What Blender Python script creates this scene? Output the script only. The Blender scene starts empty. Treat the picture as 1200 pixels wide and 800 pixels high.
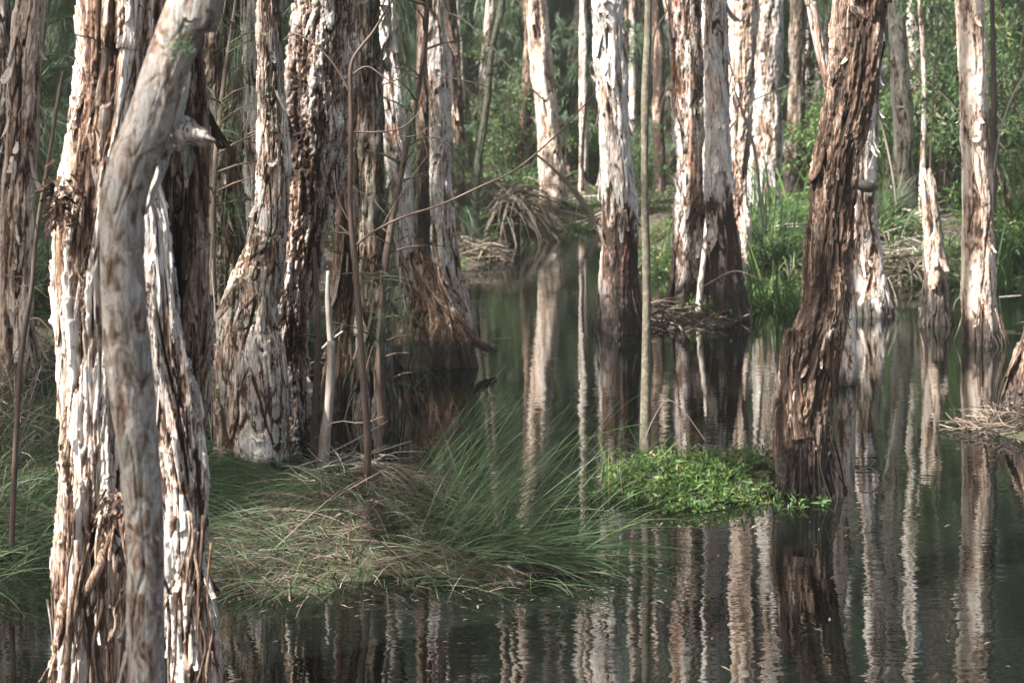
import bpy, math, numpy as np
from mathutils import Vector
R = math.radians
C = bpy.context.scene.collection
sc = bpy.context.scene

# ------------------------------------------------------------------ camera, sky, sun, exposure
CAM_H = 1.70
PITCH = 0.0                            # level camera, the frame shifted down below the horizon
cam = bpy.data.cameras.new('camera'); cam_o = bpy.data.objects.new('camera', cam); C.objects.link(cam_o)
cam_o.location = (0, 0, CAM_H); cam_o.rotation_euler = (math.pi/2-PITCH, 0, 0)
cam.shift_y = -320/1200.; cam.lens = 60; cam.sensor_width = 36; cam.clip_start = .1; cam.clip_end = 2000
cam.dof.use_dof = True; cam.dof.focus_distance = 5.9; cam.dof.aperture_fstop = 6.0
sc.camera = cam_o

SUN_EL, SUN_AZ = 52.0, 58.0          # elevation; degrees to the left of straight behind the camera
sd = Vector((-math.sin(R(SUN_AZ))*math.cos(R(SUN_EL)), -math.cos(R(SUN_AZ))*math.cos(R(SUN_EL)), math.sin(R(SUN_EL))))
sun = bpy.data.lights.new('sun', 'SUN'); sun.energy = 5.0; sun.angle = R(.5); sun.color = (1, .945, .87)
sun_o = bpy.data.objects.new('sun', sun); C.objects.link(sun_o)
sun_o.rotation_euler = sd.to_track_quat('Z', 'Y').to_euler()
w = bpy.data.worlds.new('World'); sc.world = w; w.use_nodes = True
wn = w.node_tree.nodes; bg = wn['Background']
sky = wn.new('ShaderNodeTexSky'); sky.sky_type = 'NISHITA'; sky.sun_disc = False
sky.sun_elevation = R(SUN_EL); sky.sun_rotation = math.atan2(sd.x, sd.y)
sky.dust_density = 6.0; sky.air_density = .7; sky.ozone_density = .2
w.node_tree.links.new(sky.outputs[0], bg.inputs[0]); bg.inputs[1].default_value = .07
sc.view_settings.view_transform = 'Standard'; sc.view_settings.look = 'None'
sc.view_settings.exposure = 2.2; sc.view_settings.gamma = 1
sc.cycles.use_denoising = True
sc.cycles.max_bounces = 6; sc.cycles.diffuse_bounces = 3; sc.cycles.glossy_bounces = 3
sc.cycles.transmission_bounces = 3; sc.cycles.transparent_max_bounces = 4
sc.cycles.use_fast_gi = False

# ------------------------------------------------------------------ pixel -> world (1200x800 frame)
FP = 2000.0
cp, sp = math.cos(PITCH), math.sin(PITCH)
def ray(px, py):
    return np.array([(px-600)/FP, 1., (80-py)/FP])
def P(px, py, Y):
    d = ray(px, py); t = Y/d[1]
    return np.array([0, 0, CAM_H])+d*t
def G(px, py, z=0.):
    d = ray(px, py); t = (z-CAM_H)/d[2]
    return np.array([0, 0, CAM_H])+d*t
def MP(Y, px):                                   # size in metres of px pixels at depth Y
    return px*Y/FP*1.0

# ------------------------------------------------------------------ noise
_r = np.random.RandomState(7)
_perm = np.concatenate([_r.permutation(512)]*3)
_g = _r.normal(size=(512, 3)); _g /= np.linalg.norm(_g, axis=1)[:, None]; _g = _g.astype(np.float32)
def noise(x, y, z, seed=0):
    x = np.asarray(x, dtype=np.float32)+seed*17.13; y = np.asarray(y, dtype=np.float32)+seed*5.71; z = np.asarray(z, dtype=np.float32)+seed*3.37
    x, y, z = np.broadcast_arrays(x, y, z)
    xi = np.floor(x).astype(np.int64); yi = np.floor(y).astype(np.int64); zi = np.floor(z).astype(np.int64)
    xf = x-xi; yf = y-yi; zf = z-zi
    u = xf*xf*xf*(xf*(xf*6-15)+10); v = yf*yf*yf*(yf*(yf*6-15)+10); ww = zf*zf*zf*(zf*(zf*6-15)+10)
    xi &= 511; yi &= 511; zi &= 511
    out = 0
    for dx in (0, 1):
        wx = u if dx else 1-u
        A = _perm[xi+dx]
        for dy in (0, 1):
            wy = v if dy else 1-v
            B = _perm[A+yi+dy]
            for dz in (0, 1):
                wz = ww if dz else 1-ww
                g = _g[_perm[B+zi+dz]]
                out = out+wx*wy*wz*(g[..., 0]*(xf-dx)+g[..., 1]*(yf-dy)+g[..., 2]*(zf-dz))
    return out*1.5
def sstep(a, b, x):
    t = np.clip((x-a)/(b-a), 0, 1); return t*t*(3-2*t)

# ------------------------------------------------------------------ mesh helpers
def mesh_np(name, V, F, mat, parent=None, attrs=None, smooth=True, loc=None):
    V = np.asarray(V, dtype=np.float32); F = np.asarray(F, dtype=np.int32)
    me = bpy.data.meshes.new(name)
    n, k = F.shape
    me.vertices.add(len(V)); me.vertices.foreach_set('co', V.ravel())
    me.loops.add(n*k); me.loops.foreach_set('vertex_index', F.ravel())
    me.polygons.add(n); me.polygons.foreach_set('loop_start', np.arange(0, n*k, k, dtype=np.int32))
    me.polygons.foreach_set('use_smooth', np.full(n, smooth))
    me.update(calc_edges=True)
    for k2, a in (attrs or {}).items():
        at = me.attributes.new(k2, 'FLOAT', 'POINT'); at.data.foreach_set('value', np.asarray(a, dtype=np.float32))
    me.materials.append(mat)
    o = bpy.data.objects.new(name, me); C.objects.link(o)
    if parent is not None: o.parent = parent
    if loc is not None: o.location = loc
    return o
class Bag:
    """collects quads (numpy) that end up as one mesh"""
    def __init__(s): s.V = []; s.F = []; s.A = []; s.n = 0
    def add(s, V, F, a):
        V = np.asarray(V).reshape(-1, 3); F = np.asarray(F).reshape(-1, 4)
        s.V.append(V); s.F.append(F+s.n); s.A.append(np.broadcast_to(np.asarray(a, dtype=np.float32), (len(V),)).copy()); s.n += len(V)
    def build(s, name, mat, parent=None, origin=None, attr='tint', smooth=True):
        V = np.concatenate(s.V)
        if origin is not None: V = V-np.asarray(origin)
        o = mesh_np(name, V, np.concatenate(s.F), mat, parent, {attr: np.concatenate(s.A)}, smooth)
        if origin is not None and parent is None: o.location = origin
        return o
def tag(o, label=None, cat=None, group=None, kind=None):
    if label: o['label'] = label
    if cat: o['category'] = cat
    if group: o['group'] = group
    if kind: o['kind'] = kind
    return o
def empty(name, loc, label, cat, group=None):
    o = bpy.data.objects.new(name, None); C.objects.link(o); o.location = loc; o.empty_display_size = .1
    return tag(o, label, cat, group)
def copy_tree(o, parent=None):
    c = o.copy(); C.objects.link(c)
    if parent is not None: c.parent = parent
    for ch in list(o.children): copy_tree(ch, c)
    return c
def norm(a): return a/np.maximum(np.linalg.norm(a, axis=-1, keepdims=True), 1e-9)

def spline(pts, ts):
    """Catmull-Rom through rows of pts at parameters 0..len-1"""
    pts = np.asarray(pts, float); n = len(pts)
    ext = np.vstack([2*pts[0]-pts[1], pts, 2*pts[-1]-pts[-2]])
    i = np.clip(np.floor(ts).astype(int), 0, n-2); f = (ts-i)[:, None]
    p0, p1, p2, p3 = ext[i], ext[i+1], ext[i+2], ext[i+3]
    return .5*((2*p1)+(-p0+p2)*f+(2*p0-5*p1+4*p2-p3)*f*f+(-p0+3*p1-3*p2+p3)*f**3)
def resample(pts, zs_spacing):
    """pts rows (x,y,z,r): arc-length resample with spacing fn(z)"""
    ts = np.linspace(0, len(pts)-1, 400*max(1, len(pts)//6))
    D = spline(pts, ts); s = np.concatenate([[0], np.cumsum(np.linalg.norm(np.diff(D[:, :3], axis=0), axis=1))])
    out = [0.]
    while out[-1] < s[-1]:
        z = np.interp(out[-1], s, D[:, 2]); out.append(out[-1]+zs_spacing(z))
    out = np.array(out); out[-1] = s[-1]
    return np.stack([np.interp(out, s, D[:, k]) for k in range(4)], 1), out
def frames(c):
    T = norm(np.gradient(c, axis=0)); ref = np.array([0, 1., 0]) if abs(T[:, 1]).mean() < .8 else np.array([0, 0, 1.])
    N = norm(np.cross(ref, T)); B = np.cross(T, N)
    return T, N, B
def tube(bag, pts, nseg=6, sp_=.05, a=.5, wob=0, seed=0):
    pts = np.asarray(pts, float); D, s = resample(pts, lambda z: sp_)
    c = D[:, :3].copy()
    if wob:
        c[:, 0] += wob*noise(s*3, seed+.3, 0, seed); c[:, 2] += wob*noise(s*3, seed+9.3, 0, seed)
    T, N, B = frames(c); th = np.arange(nseg)/nseg*2*np.pi
    rad = D[:, 3][:, None]*(1+.12*noise(np.cos(th)[None]*1.5, np.sin(th)[None]*1.5, s[:, None]*12, seed))
    V = c[:, None]+rad[..., None]*(np.cos(th)[None, :, None]*N[:, None]+np.sin(th)[None, :, None]*B[:, None])
    m = len(c); i = np.arange(m-1)[:, None]; j = np.arange(nseg)[None]; jn = (j+1) % nseg
    F = np.stack([i*nseg+j, i*nseg+jn, (i+1)*nseg+jn, (i+1)*nseg+j], -1).reshape(-1, 4)
    V = V.reshape(-1, 3)
    # caps
    V = np.vstack([V, c[0], c[-1]]); b = len(V)-2
    jj = np.arange(0, nseg, 2)
    F = np.vstack([F, np.stack([np.full(len(jj), b), (jj+2) % nseg, (jj+1) % nseg, jj], -1),
                   np.stack([np.full(len(jj), b+1), (m-1)*nseg+jj, (m-1)*nseg+(jj+1) % nseg, (m-1)*nseg+(jj+2) % nseg], -1)])
    bag.add(V, F, a)

def ribbons(bag, root, d0, length, width, droop, nseg=6, tint=None, fold=0., curl=None, rng=None):
    """N arching blades. root Nx3, d0 Nx3 unit start directions, droop: gravity bend; one strip per blade"""
    N = len(root); t = np.linspace(0, 1, nseg+1)
    L = np.asarray(length)[:, None, None]; dr = np.asarray(droop)[:, None, None]
    side = norm(np.cross(d0, np.array([0, 0, 1.]))+1e-4)
    if rng is not None:                      # random facing of the blade's flat side
        a = rng.uniform(0, 2*np.pi, N)[:, None]; up = np.cross(side, d0); side = side*np.cos(a)+up*np.sin(a)*.8
        side = norm(side)
    tt = t[None, :, None]
    c = root[:, None]+d0[:, None]*L*tt+np.array([0, 0, -1.])*dr*L*tt*tt
    if curl is not None: c = c+np.asarray(curl)[:, None]*L*(tt**2)
    w_ = (np.asarray(width)[:, None, None])*np.clip(1.25*(1-tt**2.2), 0.06, 1)*.5
    V = np.stack([c-side[:, None]*w_, c+side[:, None]*w_], 2)     # N, nseg+1, 2, 3
    base = (np.arange(N)*(nseg+1)*2)[:, None]+np.arange(nseg)[None]*2
    F = np.stack([base, base+1, base+3, base+2], -1).reshape(-1, 4)
    a = np.repeat(np.broadcast_to(np.asarray(tint if tint is not None else .5), (N,)), (nseg+1)*2)
    bag.add(V.reshape(-1, 3), F, a)
def leaves(bag, pos, dirs, nrm, length, width, tint):
    """pointed leaf: diamond-ish quad folded a little"""
    side = norm(np.cross(dirs, nrm)); L = np.asarray(length)[:, None]; W = np.asarray(width)[:, None]
    V = np.stack([pos, pos+dirs*L*.45+side*W*.5, pos+dirs*L-nrm*L*.12, pos+dirs*L*.45-side*W*.5], 1)
    F = np.arange(len(pos)*4).reshape(-1, 4)
    bag.add(V.reshape(-1, 3), F, np.repeat(tint, 4))
def sph(rng, n):
    return norm(rng.normal(size=(n, 3)))

# ------------------------------------------------------------------ materials
def newmat(name):
    m = bpy.data.materials.new(name); m.use_nodes = True
    nt = m.node_tree; nt.nodes.clear(); out = nt.nodes.new('ShaderNodeOutputMaterial')
    return m, nt, out
def nd(nt, typ, **kw):
    n = nt.nodes.new(typ)
    for k, v in kw.items(): setattr(n, k, v)
    return n
def ramp(nt, fac, stops, interp='LINEAR'):
    r = nt.nodes.new('ShaderNodeValToRGB'); r.color_ramp.interpolation = interp
    e = r.color_ramp.elements
    while len(e) < len(stops): e.new(.5)
    for el, (p, c) in zip(e, stops): el.position = p; el.color = (*c, 1)
    nt.links.new(fac, r.inputs[0]); return r.outputs[0]
def mathn(nt, op, a, b=None, clamp=False):
    n = nt.nodes.new('ShaderNodeMath'); n.operation = op; n.use_clamp = clamp
    for i, v in enumerate((a, b)):
        if v is None: continue
        if isinstance(v, (int, float)): n.inputs[i].default_value = v
        else: nt.links.new(v, n.inputs[i])
    return n.outputs[0]
def mixc(nt, fac, a, b, mode='MIX'):
    n = nt.nodes.new('ShaderNodeMix'); n.data_type = 'RGBA'; n.blend_type = mode
    for s, v in ((n.inputs[0], fac), (n.inputs[6], a), (n.inputs[7], b)):
        if isinstance(v, (int, float)): s.default_value = v
        elif isinstance(v, tuple): s.default_value = (*v, 1)
        else: nt.links.new(v, s)
    return n.outputs[2]
def ntex(nt, vec, scale, detail=3, rough=.55, mapping=None, dist=0.):
    if mapping is not None:
        mp = nt.nodes.new('ShaderNodeMapping'); mp.inputs['Scale'].default_value = mapping; nt.links.new(vec, mp.inputs[0]); vec = mp.outputs[0]
    n = nt.nodes.new('ShaderNodeTexNoise'); n.inputs['Scale'].default_value = scale; n.inputs['Detail'].default_value = detail
    n.inputs['Roughness'].default_value = rough; n.inputs['Distortion'].default_value = dist
    nt.links.new(vec, n.inputs['Vector']); return n.outputs[0]

DARK = (.030, .019, .014); RUST = (.15, .078, .048); TAN = (.32, .235, .18); CREAM = (.52, .475, .425); PALE = (.68, .66, .64); GREY = (.25, .235, .22)
def bark_mat(name, shift=0., pale=PALE, cream=CREAM, tan=TAN, rust=RUST, dark=DARK, grey=.25, greyc=GREY, wet=.25, wetn=.12, lichen=0., moss=0., contrast=1., scar=0., blotch=False, lowb=0.):
    m, nt, out = newmat(name)
    tc = nd(nt, 'ShaderNodeTexCoord').outputs['Object']
    at = nd(nt, 'ShaderNodeAttribute', attribute_name='layer').outputs['Fac']
    f1 = ntex(nt, tc, 34, 5, .72, (1, 1, .11), .7)          # long fibres
    f2 = ntex(nt, tc, 130, 4, .7, (1, 1, .17), .3)
    big = ntex(nt, tc, 5, 3, .6, (1, 1, .35), .5)
    x = mathn(nt, 'ADD', at, shift)
    x = mathn(nt, 'ADD', x, mathn(nt, 'MULTIPLY', mathn(nt, 'SUBTRACT', f1, .5), 1.15*contrast))
    x = mathn(nt, 'ADD', x, mathn(nt, 'MULTIPLY', mathn(nt, 'SUBTRACT', f2, .5), .75*contrast))
    x = mathn(nt, 'ADD', x, mathn(nt, 'MULTIPLY', mathn(nt, 'SUBTRACT', big, .5), .7*contrast))
    cl = mathn(nt, 'ABSOLUTE', mathn(nt, 'SUBTRACT', ntex(nt, tc, 30, 3, .6, (1, 1, .07), .9), .5))
    cl2 = mathn(nt, 'ABSOLUTE', mathn(nt, 'SUBTRACT', ntex(nt, tc, 75, 2, .6, (1, 1, .12), .6), .5))
    x = mathn(nt, 'SUBTRACT', x, ramp(nt, cl, [(0, (.5,)*3), (.028, (0, 0, 0))]))
    x = mathn(nt, 'SUBTRACT', x, ramp(nt, cl2, [(0, (.28,)*3), (.03, (0, 0, 0))]))
    if lowb:                                                   # outer paper gone low on the trunk: dark ragged inner bark
        sz = nd(nt, 'ShaderNodeSeparateXYZ'); nt.links.new(tc, sz.inputs[0])
        ez = mathn(nt, 'ADD', sz.outputs[2], mathn(nt, 'MULTIPLY', mathn(nt, 'SUBTRACT', ntex(nt, tc, 9, 4, .6, (1, 1, .3)), .5), 1.0))
        lm = ramp(nt, mathn(nt, 'DIVIDE', ez, lowb*2), [(.47, (1, 1, 1)), (.53, (0, 0, 0))])
        x = mathn(nt, 'SUBTRACT', x, mathn(nt, 'MULTIPLY', lm, .50))
    col = ramp(nt, x, [(.12, dark), (.32, rust), (.50, tan), (.70, cream), (.92, pale)])
    if blotch:
        bl = ntex(nt, tc, 34, 6, .72, (1, 1, .5), .9)
        col = mixc(nt, .85, col, ramp(nt, bl, [(.34, (.03, .02, .015)), (.43, (.10, .055, .035)), (.49, (.19, .155, .13)), (.57, (.36, .345, .33)), (.70, (.08, .09, .06))]))
    # grey weathering in patches
    g = ntex(nt, tc, 11, 5, .65, (1, 1, .3), .5)
    gm = ramp(nt, g, [(.46, (0, 0, 0)), (.60, (1, 1, 1))])
    gcol = mixc(nt, f2, tuple(c*.35 for c in greyc), tuple(min(1, c*1.7) for c in greyc))
    dk = mathn(nt, 'MULTIPLY', gm, grey*2)
    lowmask = ramp(nt, x, [(.2, (0, 0, 0)), (.4, (1, 1, 1))])
    col = mixc(nt, mathn(nt, 'MULTIPLY', dk, lowmask, True), col, gcol)
    if scar:                                                   # strips of fresh orange inner bark
        s_ = ramp(nt, ntex(nt, tc, 11, 3, .6, (1, 1, .16), .8), [(.60, (0, 0, 0)), (.64, (1, 1, 1))])
        col = mixc(nt, mathn(nt, 'MULTIPLY', s_, scar), col, mixc(nt, f1, (.16, .055, .02), (.45, .2, .10)))
    if lichen:
        l = ramp(nt, ntex(nt, tc, 38, 3, .6, None, .4), [(.58, (0, 0, 0)), (.63, (1, 1, 1))])
        l2 = ramp(nt, ntex(nt, tc, 6, 2), [(.45, (0, 0, 0)), (.6, (1, 1, 1))])
        col = mixc(nt, mathn(nt, 'MULTIPLY', mathn(nt, 'MULTIPLY', l, l2), lichen, True), col, (.42, .47, .38))
    if moss:
        l = ramp(nt, ntex(nt, tc, 16, 4, .65), [(.50, (0, 0, 0)), (.62, (1, 1, 1))])
        col = mixc(nt, mathn(nt, 'MULTIPLY', l, moss, True), col, (.075, .12, .045))
    # flood stain: tannin-black band with a ragged edge above the waterline
    sx = nd(nt, 'ShaderNodeSeparateXYZ'); nt.links.new(tc, sx.inputs[0])
    e = mathn(nt, 'ADD', sx.outputs[2], mathn(nt, 'MULTIPLY', mathn(nt, 'SUBTRACT', ntex(nt, tc, 12, 4, .6, (1, 1, .25)), .5), wetn*3.5))
    wm = ramp(nt, mathn(nt, 'DIVIDE', e, max(wet, .01)*1.6), [(.30, (1, 1, 1)), (.75, (0, 0, 0))])
    stain = mixc(nt, f1, (.005, .004, .004), (.036, .028, .024))
    col = mixc(nt, mathn(nt, 'MULTIPLY', wm, .9), col, stain)
    bs = nd(nt, 'ShaderNodeBsdfPrincipled'); nt.links.new(col, bs.inputs['Base Color'])
    rg = nd(nt, 'ShaderNodeMapRange'); nt.links.new(wm, rg.inputs[0]); rg.inputs[3].default_value = .85; rg.inputs[4].default_value = .55
    nt.links.new(rg.outputs[0], bs.inputs['Roughness']); bs.inputs['Specular IOR Level'].default_value = .3
    h = mathn(nt, 'ADD', mathn(nt, 'MULTIPLY', f2, .5), f1)
    bp = nd(nt, 'ShaderNodeBump'); bp.inputs['Strength'].default_value = .8; bp.inputs['Distance'].default_value = .012
    nt.links.new(h, bp.inputs['Height']); nt.links.new(bp.outputs[0], bs.inputs['Normal'])
    nt.links.new(bs.outputs[0], out.inputs[0]); return m
def leaf_mat(name, stops, trans=.35, rough=.5, spec=.35):
    m, nt, out = newmat(name)
    at = nd(nt, 'ShaderNodeAttribute', attribute_name='tint').outputs['Fac']
    col = ramp(nt, at, stops)
    bs = nd(nt, 'ShaderNodeBsdfPrincipled'); nt.links.new(col, bs.inputs['Base Color'])
    bs.inputs['Roughness'].default_value = rough; bs.inputs['Specular IOR Level'].default_value = spec
    tr = nd(nt, 'ShaderNodeBsdfTranslucent'); nt.links.new(mixc(nt, .5, col, (.13, .20, .07), 'MIX'), tr.inputs[0])
    mx = nd(nt, 'ShaderNodeMixShader'); mx.inputs[0].default_value = trans
    nt.links.new(bs.outputs[0], mx.inputs[1]); nt.links.new(tr.outputs[0], mx.inputs[2]); nt.links.new(mx.outputs[0], out.inputs[0])
    return m
def wood_mat(name, a, b, scale=30, spots=None):
    m, nt, out = newmat(name)
    tc = nd(nt, 'ShaderNodeTexCoord').outputs['Object']
    at = nd(nt, 'ShaderNodeAttribute', attribute_name='tint').outputs['Fac']
    f = ntex(nt, tc, scale, 4, .65, (1, 1, .3))
    x = mathn(nt, 'ADD', mathn(nt, 'MULTIPLY', f, .8), mathn(nt, 'MULTIPLY', mathn(nt, 'SUBTRACT', at, .5), .7))
    col = ramp(nt, x, [(.2, a), (.75, b)])
    if spots is not None:
        l = ramp(nt, ntex(nt, tc, 45, 3, .6), [(.50, (0, 0, 0)), (.58, (1, 1, 1))]); col = mixc(nt, mathn(nt, 'MULTIPLY', l, .75), col, spots)
    bs = nd(nt, 'ShaderNodeBsdfPrincipled'); nt.links.new(col, bs.inputs['Base Color']); bs.inputs['Roughness'].default_value = .8
    bp = nd(nt, 'ShaderNodeBump'); bp.inputs['Strength'].default_value = .6; bp.inputs['Distance'].default_value = .005
    nt.links.new(f, bp.inputs['Height']); nt.links.new(bp.outputs[0], bs.inputs['Normal'])
    nt.links.new(bs.outputs[0], out.inputs[0]); return m

M = {}
M['needle'] = leaf_mat('needle_foliage', [(0, (.040, .068, .042)), (.5, (.075, .115, .070)), (1, (.12, .17, .10))], .35)
M['crownleaf'] = leaf_mat('crown_foliage', [(0, (.035, .06, .028)), (.5, (.06, .10, .04)), (1, (.11, .15, .06))], .3)
M['bright'] = leaf_mat('bright_foliage', [(0, (.022, .055, .012)), (.45, (.045, .095, .024)), (.85, (.10, .175, .045)), (1, (.20, .19, .07))], .35)
M['mid'] = leaf_mat('undergrowth_foliage', [(0, (.030, .055, .026)), (.5, (.06, .11, .042)), (.85, (.11, .17, .06)), (1, (.26, .24, .13))], .35)
M['sedge'] = leaf_mat('sedge_blades', [(0, (.030, .058, .028)), (.45, (.055, .10, .045)), (.75, (.10, .16, .07)), (1, (.30, .27, .17))], .3)
M['straw'] = leaf_mat('dead_blades', [(0, (.024, .018, .013)), (.5, (.088, .068, .052)), (.85, (.22, .18, .145)), (1, (.42, .35, .27))], .12, .7)
M['twig'] = wood_mat('twig_wood', (.030, .022, .017), (.22, .17, .13))
M['greytwig'] = wood_mat('grey_twig', (.12, .105, .09), (.45, .40, .35))
M['brownstem'] = wood_mat('brown_stem', (.035, .022, .016), (.16, .11, .085))
M['darkbranch'] = wood_mat('dark_branch', (.018, .014, .011), (.10, .075, .055))
M['mosspole'] = wood_mat('lichen_pole', (.10, .08, .06), (.33, .28, .22), 40, (.16, .175, .12))
M['mossstem'] = wood_mat('mossy_stem', (.025, .02, .015), (.10, .075, .055), 40, (.055, .08, .038))

# ground
def ground_mat():
    m, nt, out = newmat('peat_ground')
    tc = nd(nt, 'ShaderNodeTexCoord').outputs['Object']
    n1 = ntex(nt, tc, 9, 5, .7); n2 = ntex(nt, tc, 60, 4, .7); n3 = ntex(nt, tc, 1.2, 3)
    x = mathn(nt, 'ADD', mathn(nt, 'MULTIPLY', n1, .5), mathn(nt, 'MULTIPLY', n2, .5))
    col = ramp(nt, x, [(.35, (.010, .008, .006)), (.5, (.028, .020, .014)), (.62, (.08, .055, .038)), (.74, (.18, .13, .095))])
    gm = ramp(nt, n3, [(.5, (0, 0, 0)), (.6, (1, 1, 1))])
    col = mixc(nt, mathn(nt, 'MULTIPLY', gm, .4), col, (.05, .085, .025))
    bs = nd(nt, 'ShaderNodeBsdfPrincipled'); nt.links.new(col, bs.inputs['Base Color']); bs.inputs['Roughness'].default_value = .9
    bp = nd(nt, 'ShaderNodeBump'); bp.inputs['Distance'].default_value = .03; nt.links.new(x, bp.inputs['Height']); nt.links.new(bp.outputs[0], bs.inputs['Normal'])
    nt.links.new(bs.outputs[0], out.inputs[0]); return m
def water_mat():
    m, nt, out = newmat('tannin_water')
    tc = nd(nt, 'ShaderNodeTexCoord').outputs['Object']
    a = ntex(nt, tc, 10, 2, .5, (.55, 1.6, 1)); b = ntex(nt, tc, 2.2, 2, .5, (.6, 1.3, 1)); c = ntex(nt, tc, 30, 1, .5, (.5, 1.5, 1))
    zone = ramp(nt, ntex(nt, tc, .9, 2), [(.35, (.35, .35, .35)), (.65, (1, 1, 1))])
    h = mathn(nt, 'ADD', mathn(nt, 'MULTIPLY', a, .45), mathn(nt, 'MULTIPLY', b, .9)); h = mathn(nt, 'ADD', h, mathn(nt, 'MULTIPLY', c, .16))
    h = mathn(nt, 'MULTIPLY', h, zone)
    bp = nd(nt, 'ShaderNodeBump'); bp.inputs['Strength'].default_value = 1.; bp.inputs['Distance'].default_value = .0021
    nt.links.new(h, bp.inputs['Height'])
    bs = nd(nt, 'ShaderNodeBsdfPrincipled'); bs.inputs['Base Color'].default_value = (.003, .004, .003, 1)
    bs.inputs['Roughness'].default_value = .015; bs.inputs['IOR'].default_value = 1.9
    nt.links.new(bp.outputs[0], bs.inputs['Normal'])
    nt.links.new(bs.outputs[0], out.inputs[0]); return m
M['ground'] = ground_mat(); M['water'] = water_mat()

# ------------------------------------------------------------------ terrain and water
SHORE = [(-2500, 640), (-250, 600), (55, 575), (85, 500), (150, 470), (330, 445), (400, 425), (470, 392), (520, 352), (545, 318), (588, 302),
         (572, 278), (640, 268), (700, 266), (748, 284), (775, 316), (830, 322), (870, 338), (930, 334), (985, 320), (1040, 306), (1120, 312), (1200, 320), (1500, 330), (3500, 420)]
shore = np.array([G(*p)[:2] for p in SHORE])
poly = np.vstack([shore, [[400, 3], [400, 900], [-400, 900], [-400, shore[0][1]]]])
def poly_sd(x, y):
    d = np.full(x.shape, 1e9); inside = np.zeros(x.shape, bool)
    n = len(poly)
    for i in range(n):
        ax, ay = poly[i]; bx, by = poly[(i+1) % n]
        ex, ey = bx-ax, by-ay; t = np.clip(((x-ax)*ex+(y-ay)*ey)/(ex*ex+ey*ey+1e-12), 0, 1)
        d = np.minimum(d, np.hypot(x-ax-ex*t, y-ay-ey*t))
        cond = ((ay > y) != (by > y)) & (x < (bx-ax)*(y-ay)/((by-ay) if abs(by-ay) > 1e-12 else 1e-12)+ax)
        inside ^= cond
    return np.where(inside, d, -d)
def blob(px, py, rx, ry, h):
    c = G(px, py); return (c[0], c[1], rx*c[1]/FP, abs(G(px, py-ry)[1]-G(px, py+ry)[1])/2, h)
BLOBS = [blob(330, 655, 120, 44, .07), blob(420, 625, 130, 55, .15), blob(545, 655, 120, 28, .05), blob(290, 560, 75, 25, .10),
         blob(815, 570, 100, 26, .055), blob(880, 560, 50, 22, .05), blob(-60, 630, 110, 60, .10), blob(800, 372, 62, 16, .05), blob(1215, 500, 95, 18, .05),
         blob(505, 415, 55, 12, .04)]
def height(x, y):
    sd_ = poly_sd(x, y)+.25*noise(x*1.1, y*1.1, 0, 3)*np.clip(y/14, .2, 1)+.06*noise(x*5, y*5, 0, 4)
    z = -.35+.35*sstep(-.5, 0, sd_)+.16*sstep(0, .5, sd_)+.22*sstep(.5, 8, sd_)
    z = z+(.05*noise(x*2.2, y*2.2, 0, 5)+.02*noise(x*9, y*9, 0, 6))*sstep(-.1, .5, sd_)
    wob = .25*noise(x*4, y*4, 0, 8)+.1*noise(x*13, y*13, 0, 9)
    for (cx, cy, rx, ry, h) in BLOBS:
        q = np.hypot((x-cx)/rx, (y-cy)/ry)+wob
        hb = h*(1-sstep(.15, 1., q))-.35*sstep(.9, 1.6, q)-.005+.03*noise(x*12, y*12, 0, 10)*(q < 1)
        z = np.maximum(z, hb)
    return z
def lines(lo, hi, a, b, fine, grow=1.18):
    v = list(np.arange(a, b, fine)); st = fine
    while v[-1] < hi: st *= grow; v.append(v[-1]+st)
    st = fine
    while v[0] > lo: st *= grow; v.insert(0, v[0]-st)
    return np.array(v)
gx = lines(-500, 500, -3.6, 5.0, .045); gy = lines(-60, 800, 3.6, 22, .045)
X, Y_ = np.meshgrid(gx, gy); Z = height(X, Y_)
def grid_mesh(name, X, Y, Z, mat):
    h, w_ = X.shape; V = np.stack([X, Y, Z], -1).reshape(-1, 3); i = np.arange(h-1)[:, None]; j = np.arange(w_-1)[None]
    F = np.stack([i*w_+j, i*w_+j+1, (i+1)*w_+j+1, (i+1)*w_+j], -1).reshape(-1, 4)
    return mesh_np(name, V, F, mat)
tag(grid_mesh('ground', X, Y_, Z, M['ground']), kind='structure')
wx = np.linspace(-500, 500, 3); wy = np.linspace(-60, 800, 3); WX, WY = np.meshgrid(wx, wy)
tag(grid_mesh('water', WX, WY, WX*0, M['water']), kind='structure')
def hz(x, y): return height(np.atleast_1d(np.float64(x)), np.atleast_1d(np.float64(y)))

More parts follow.
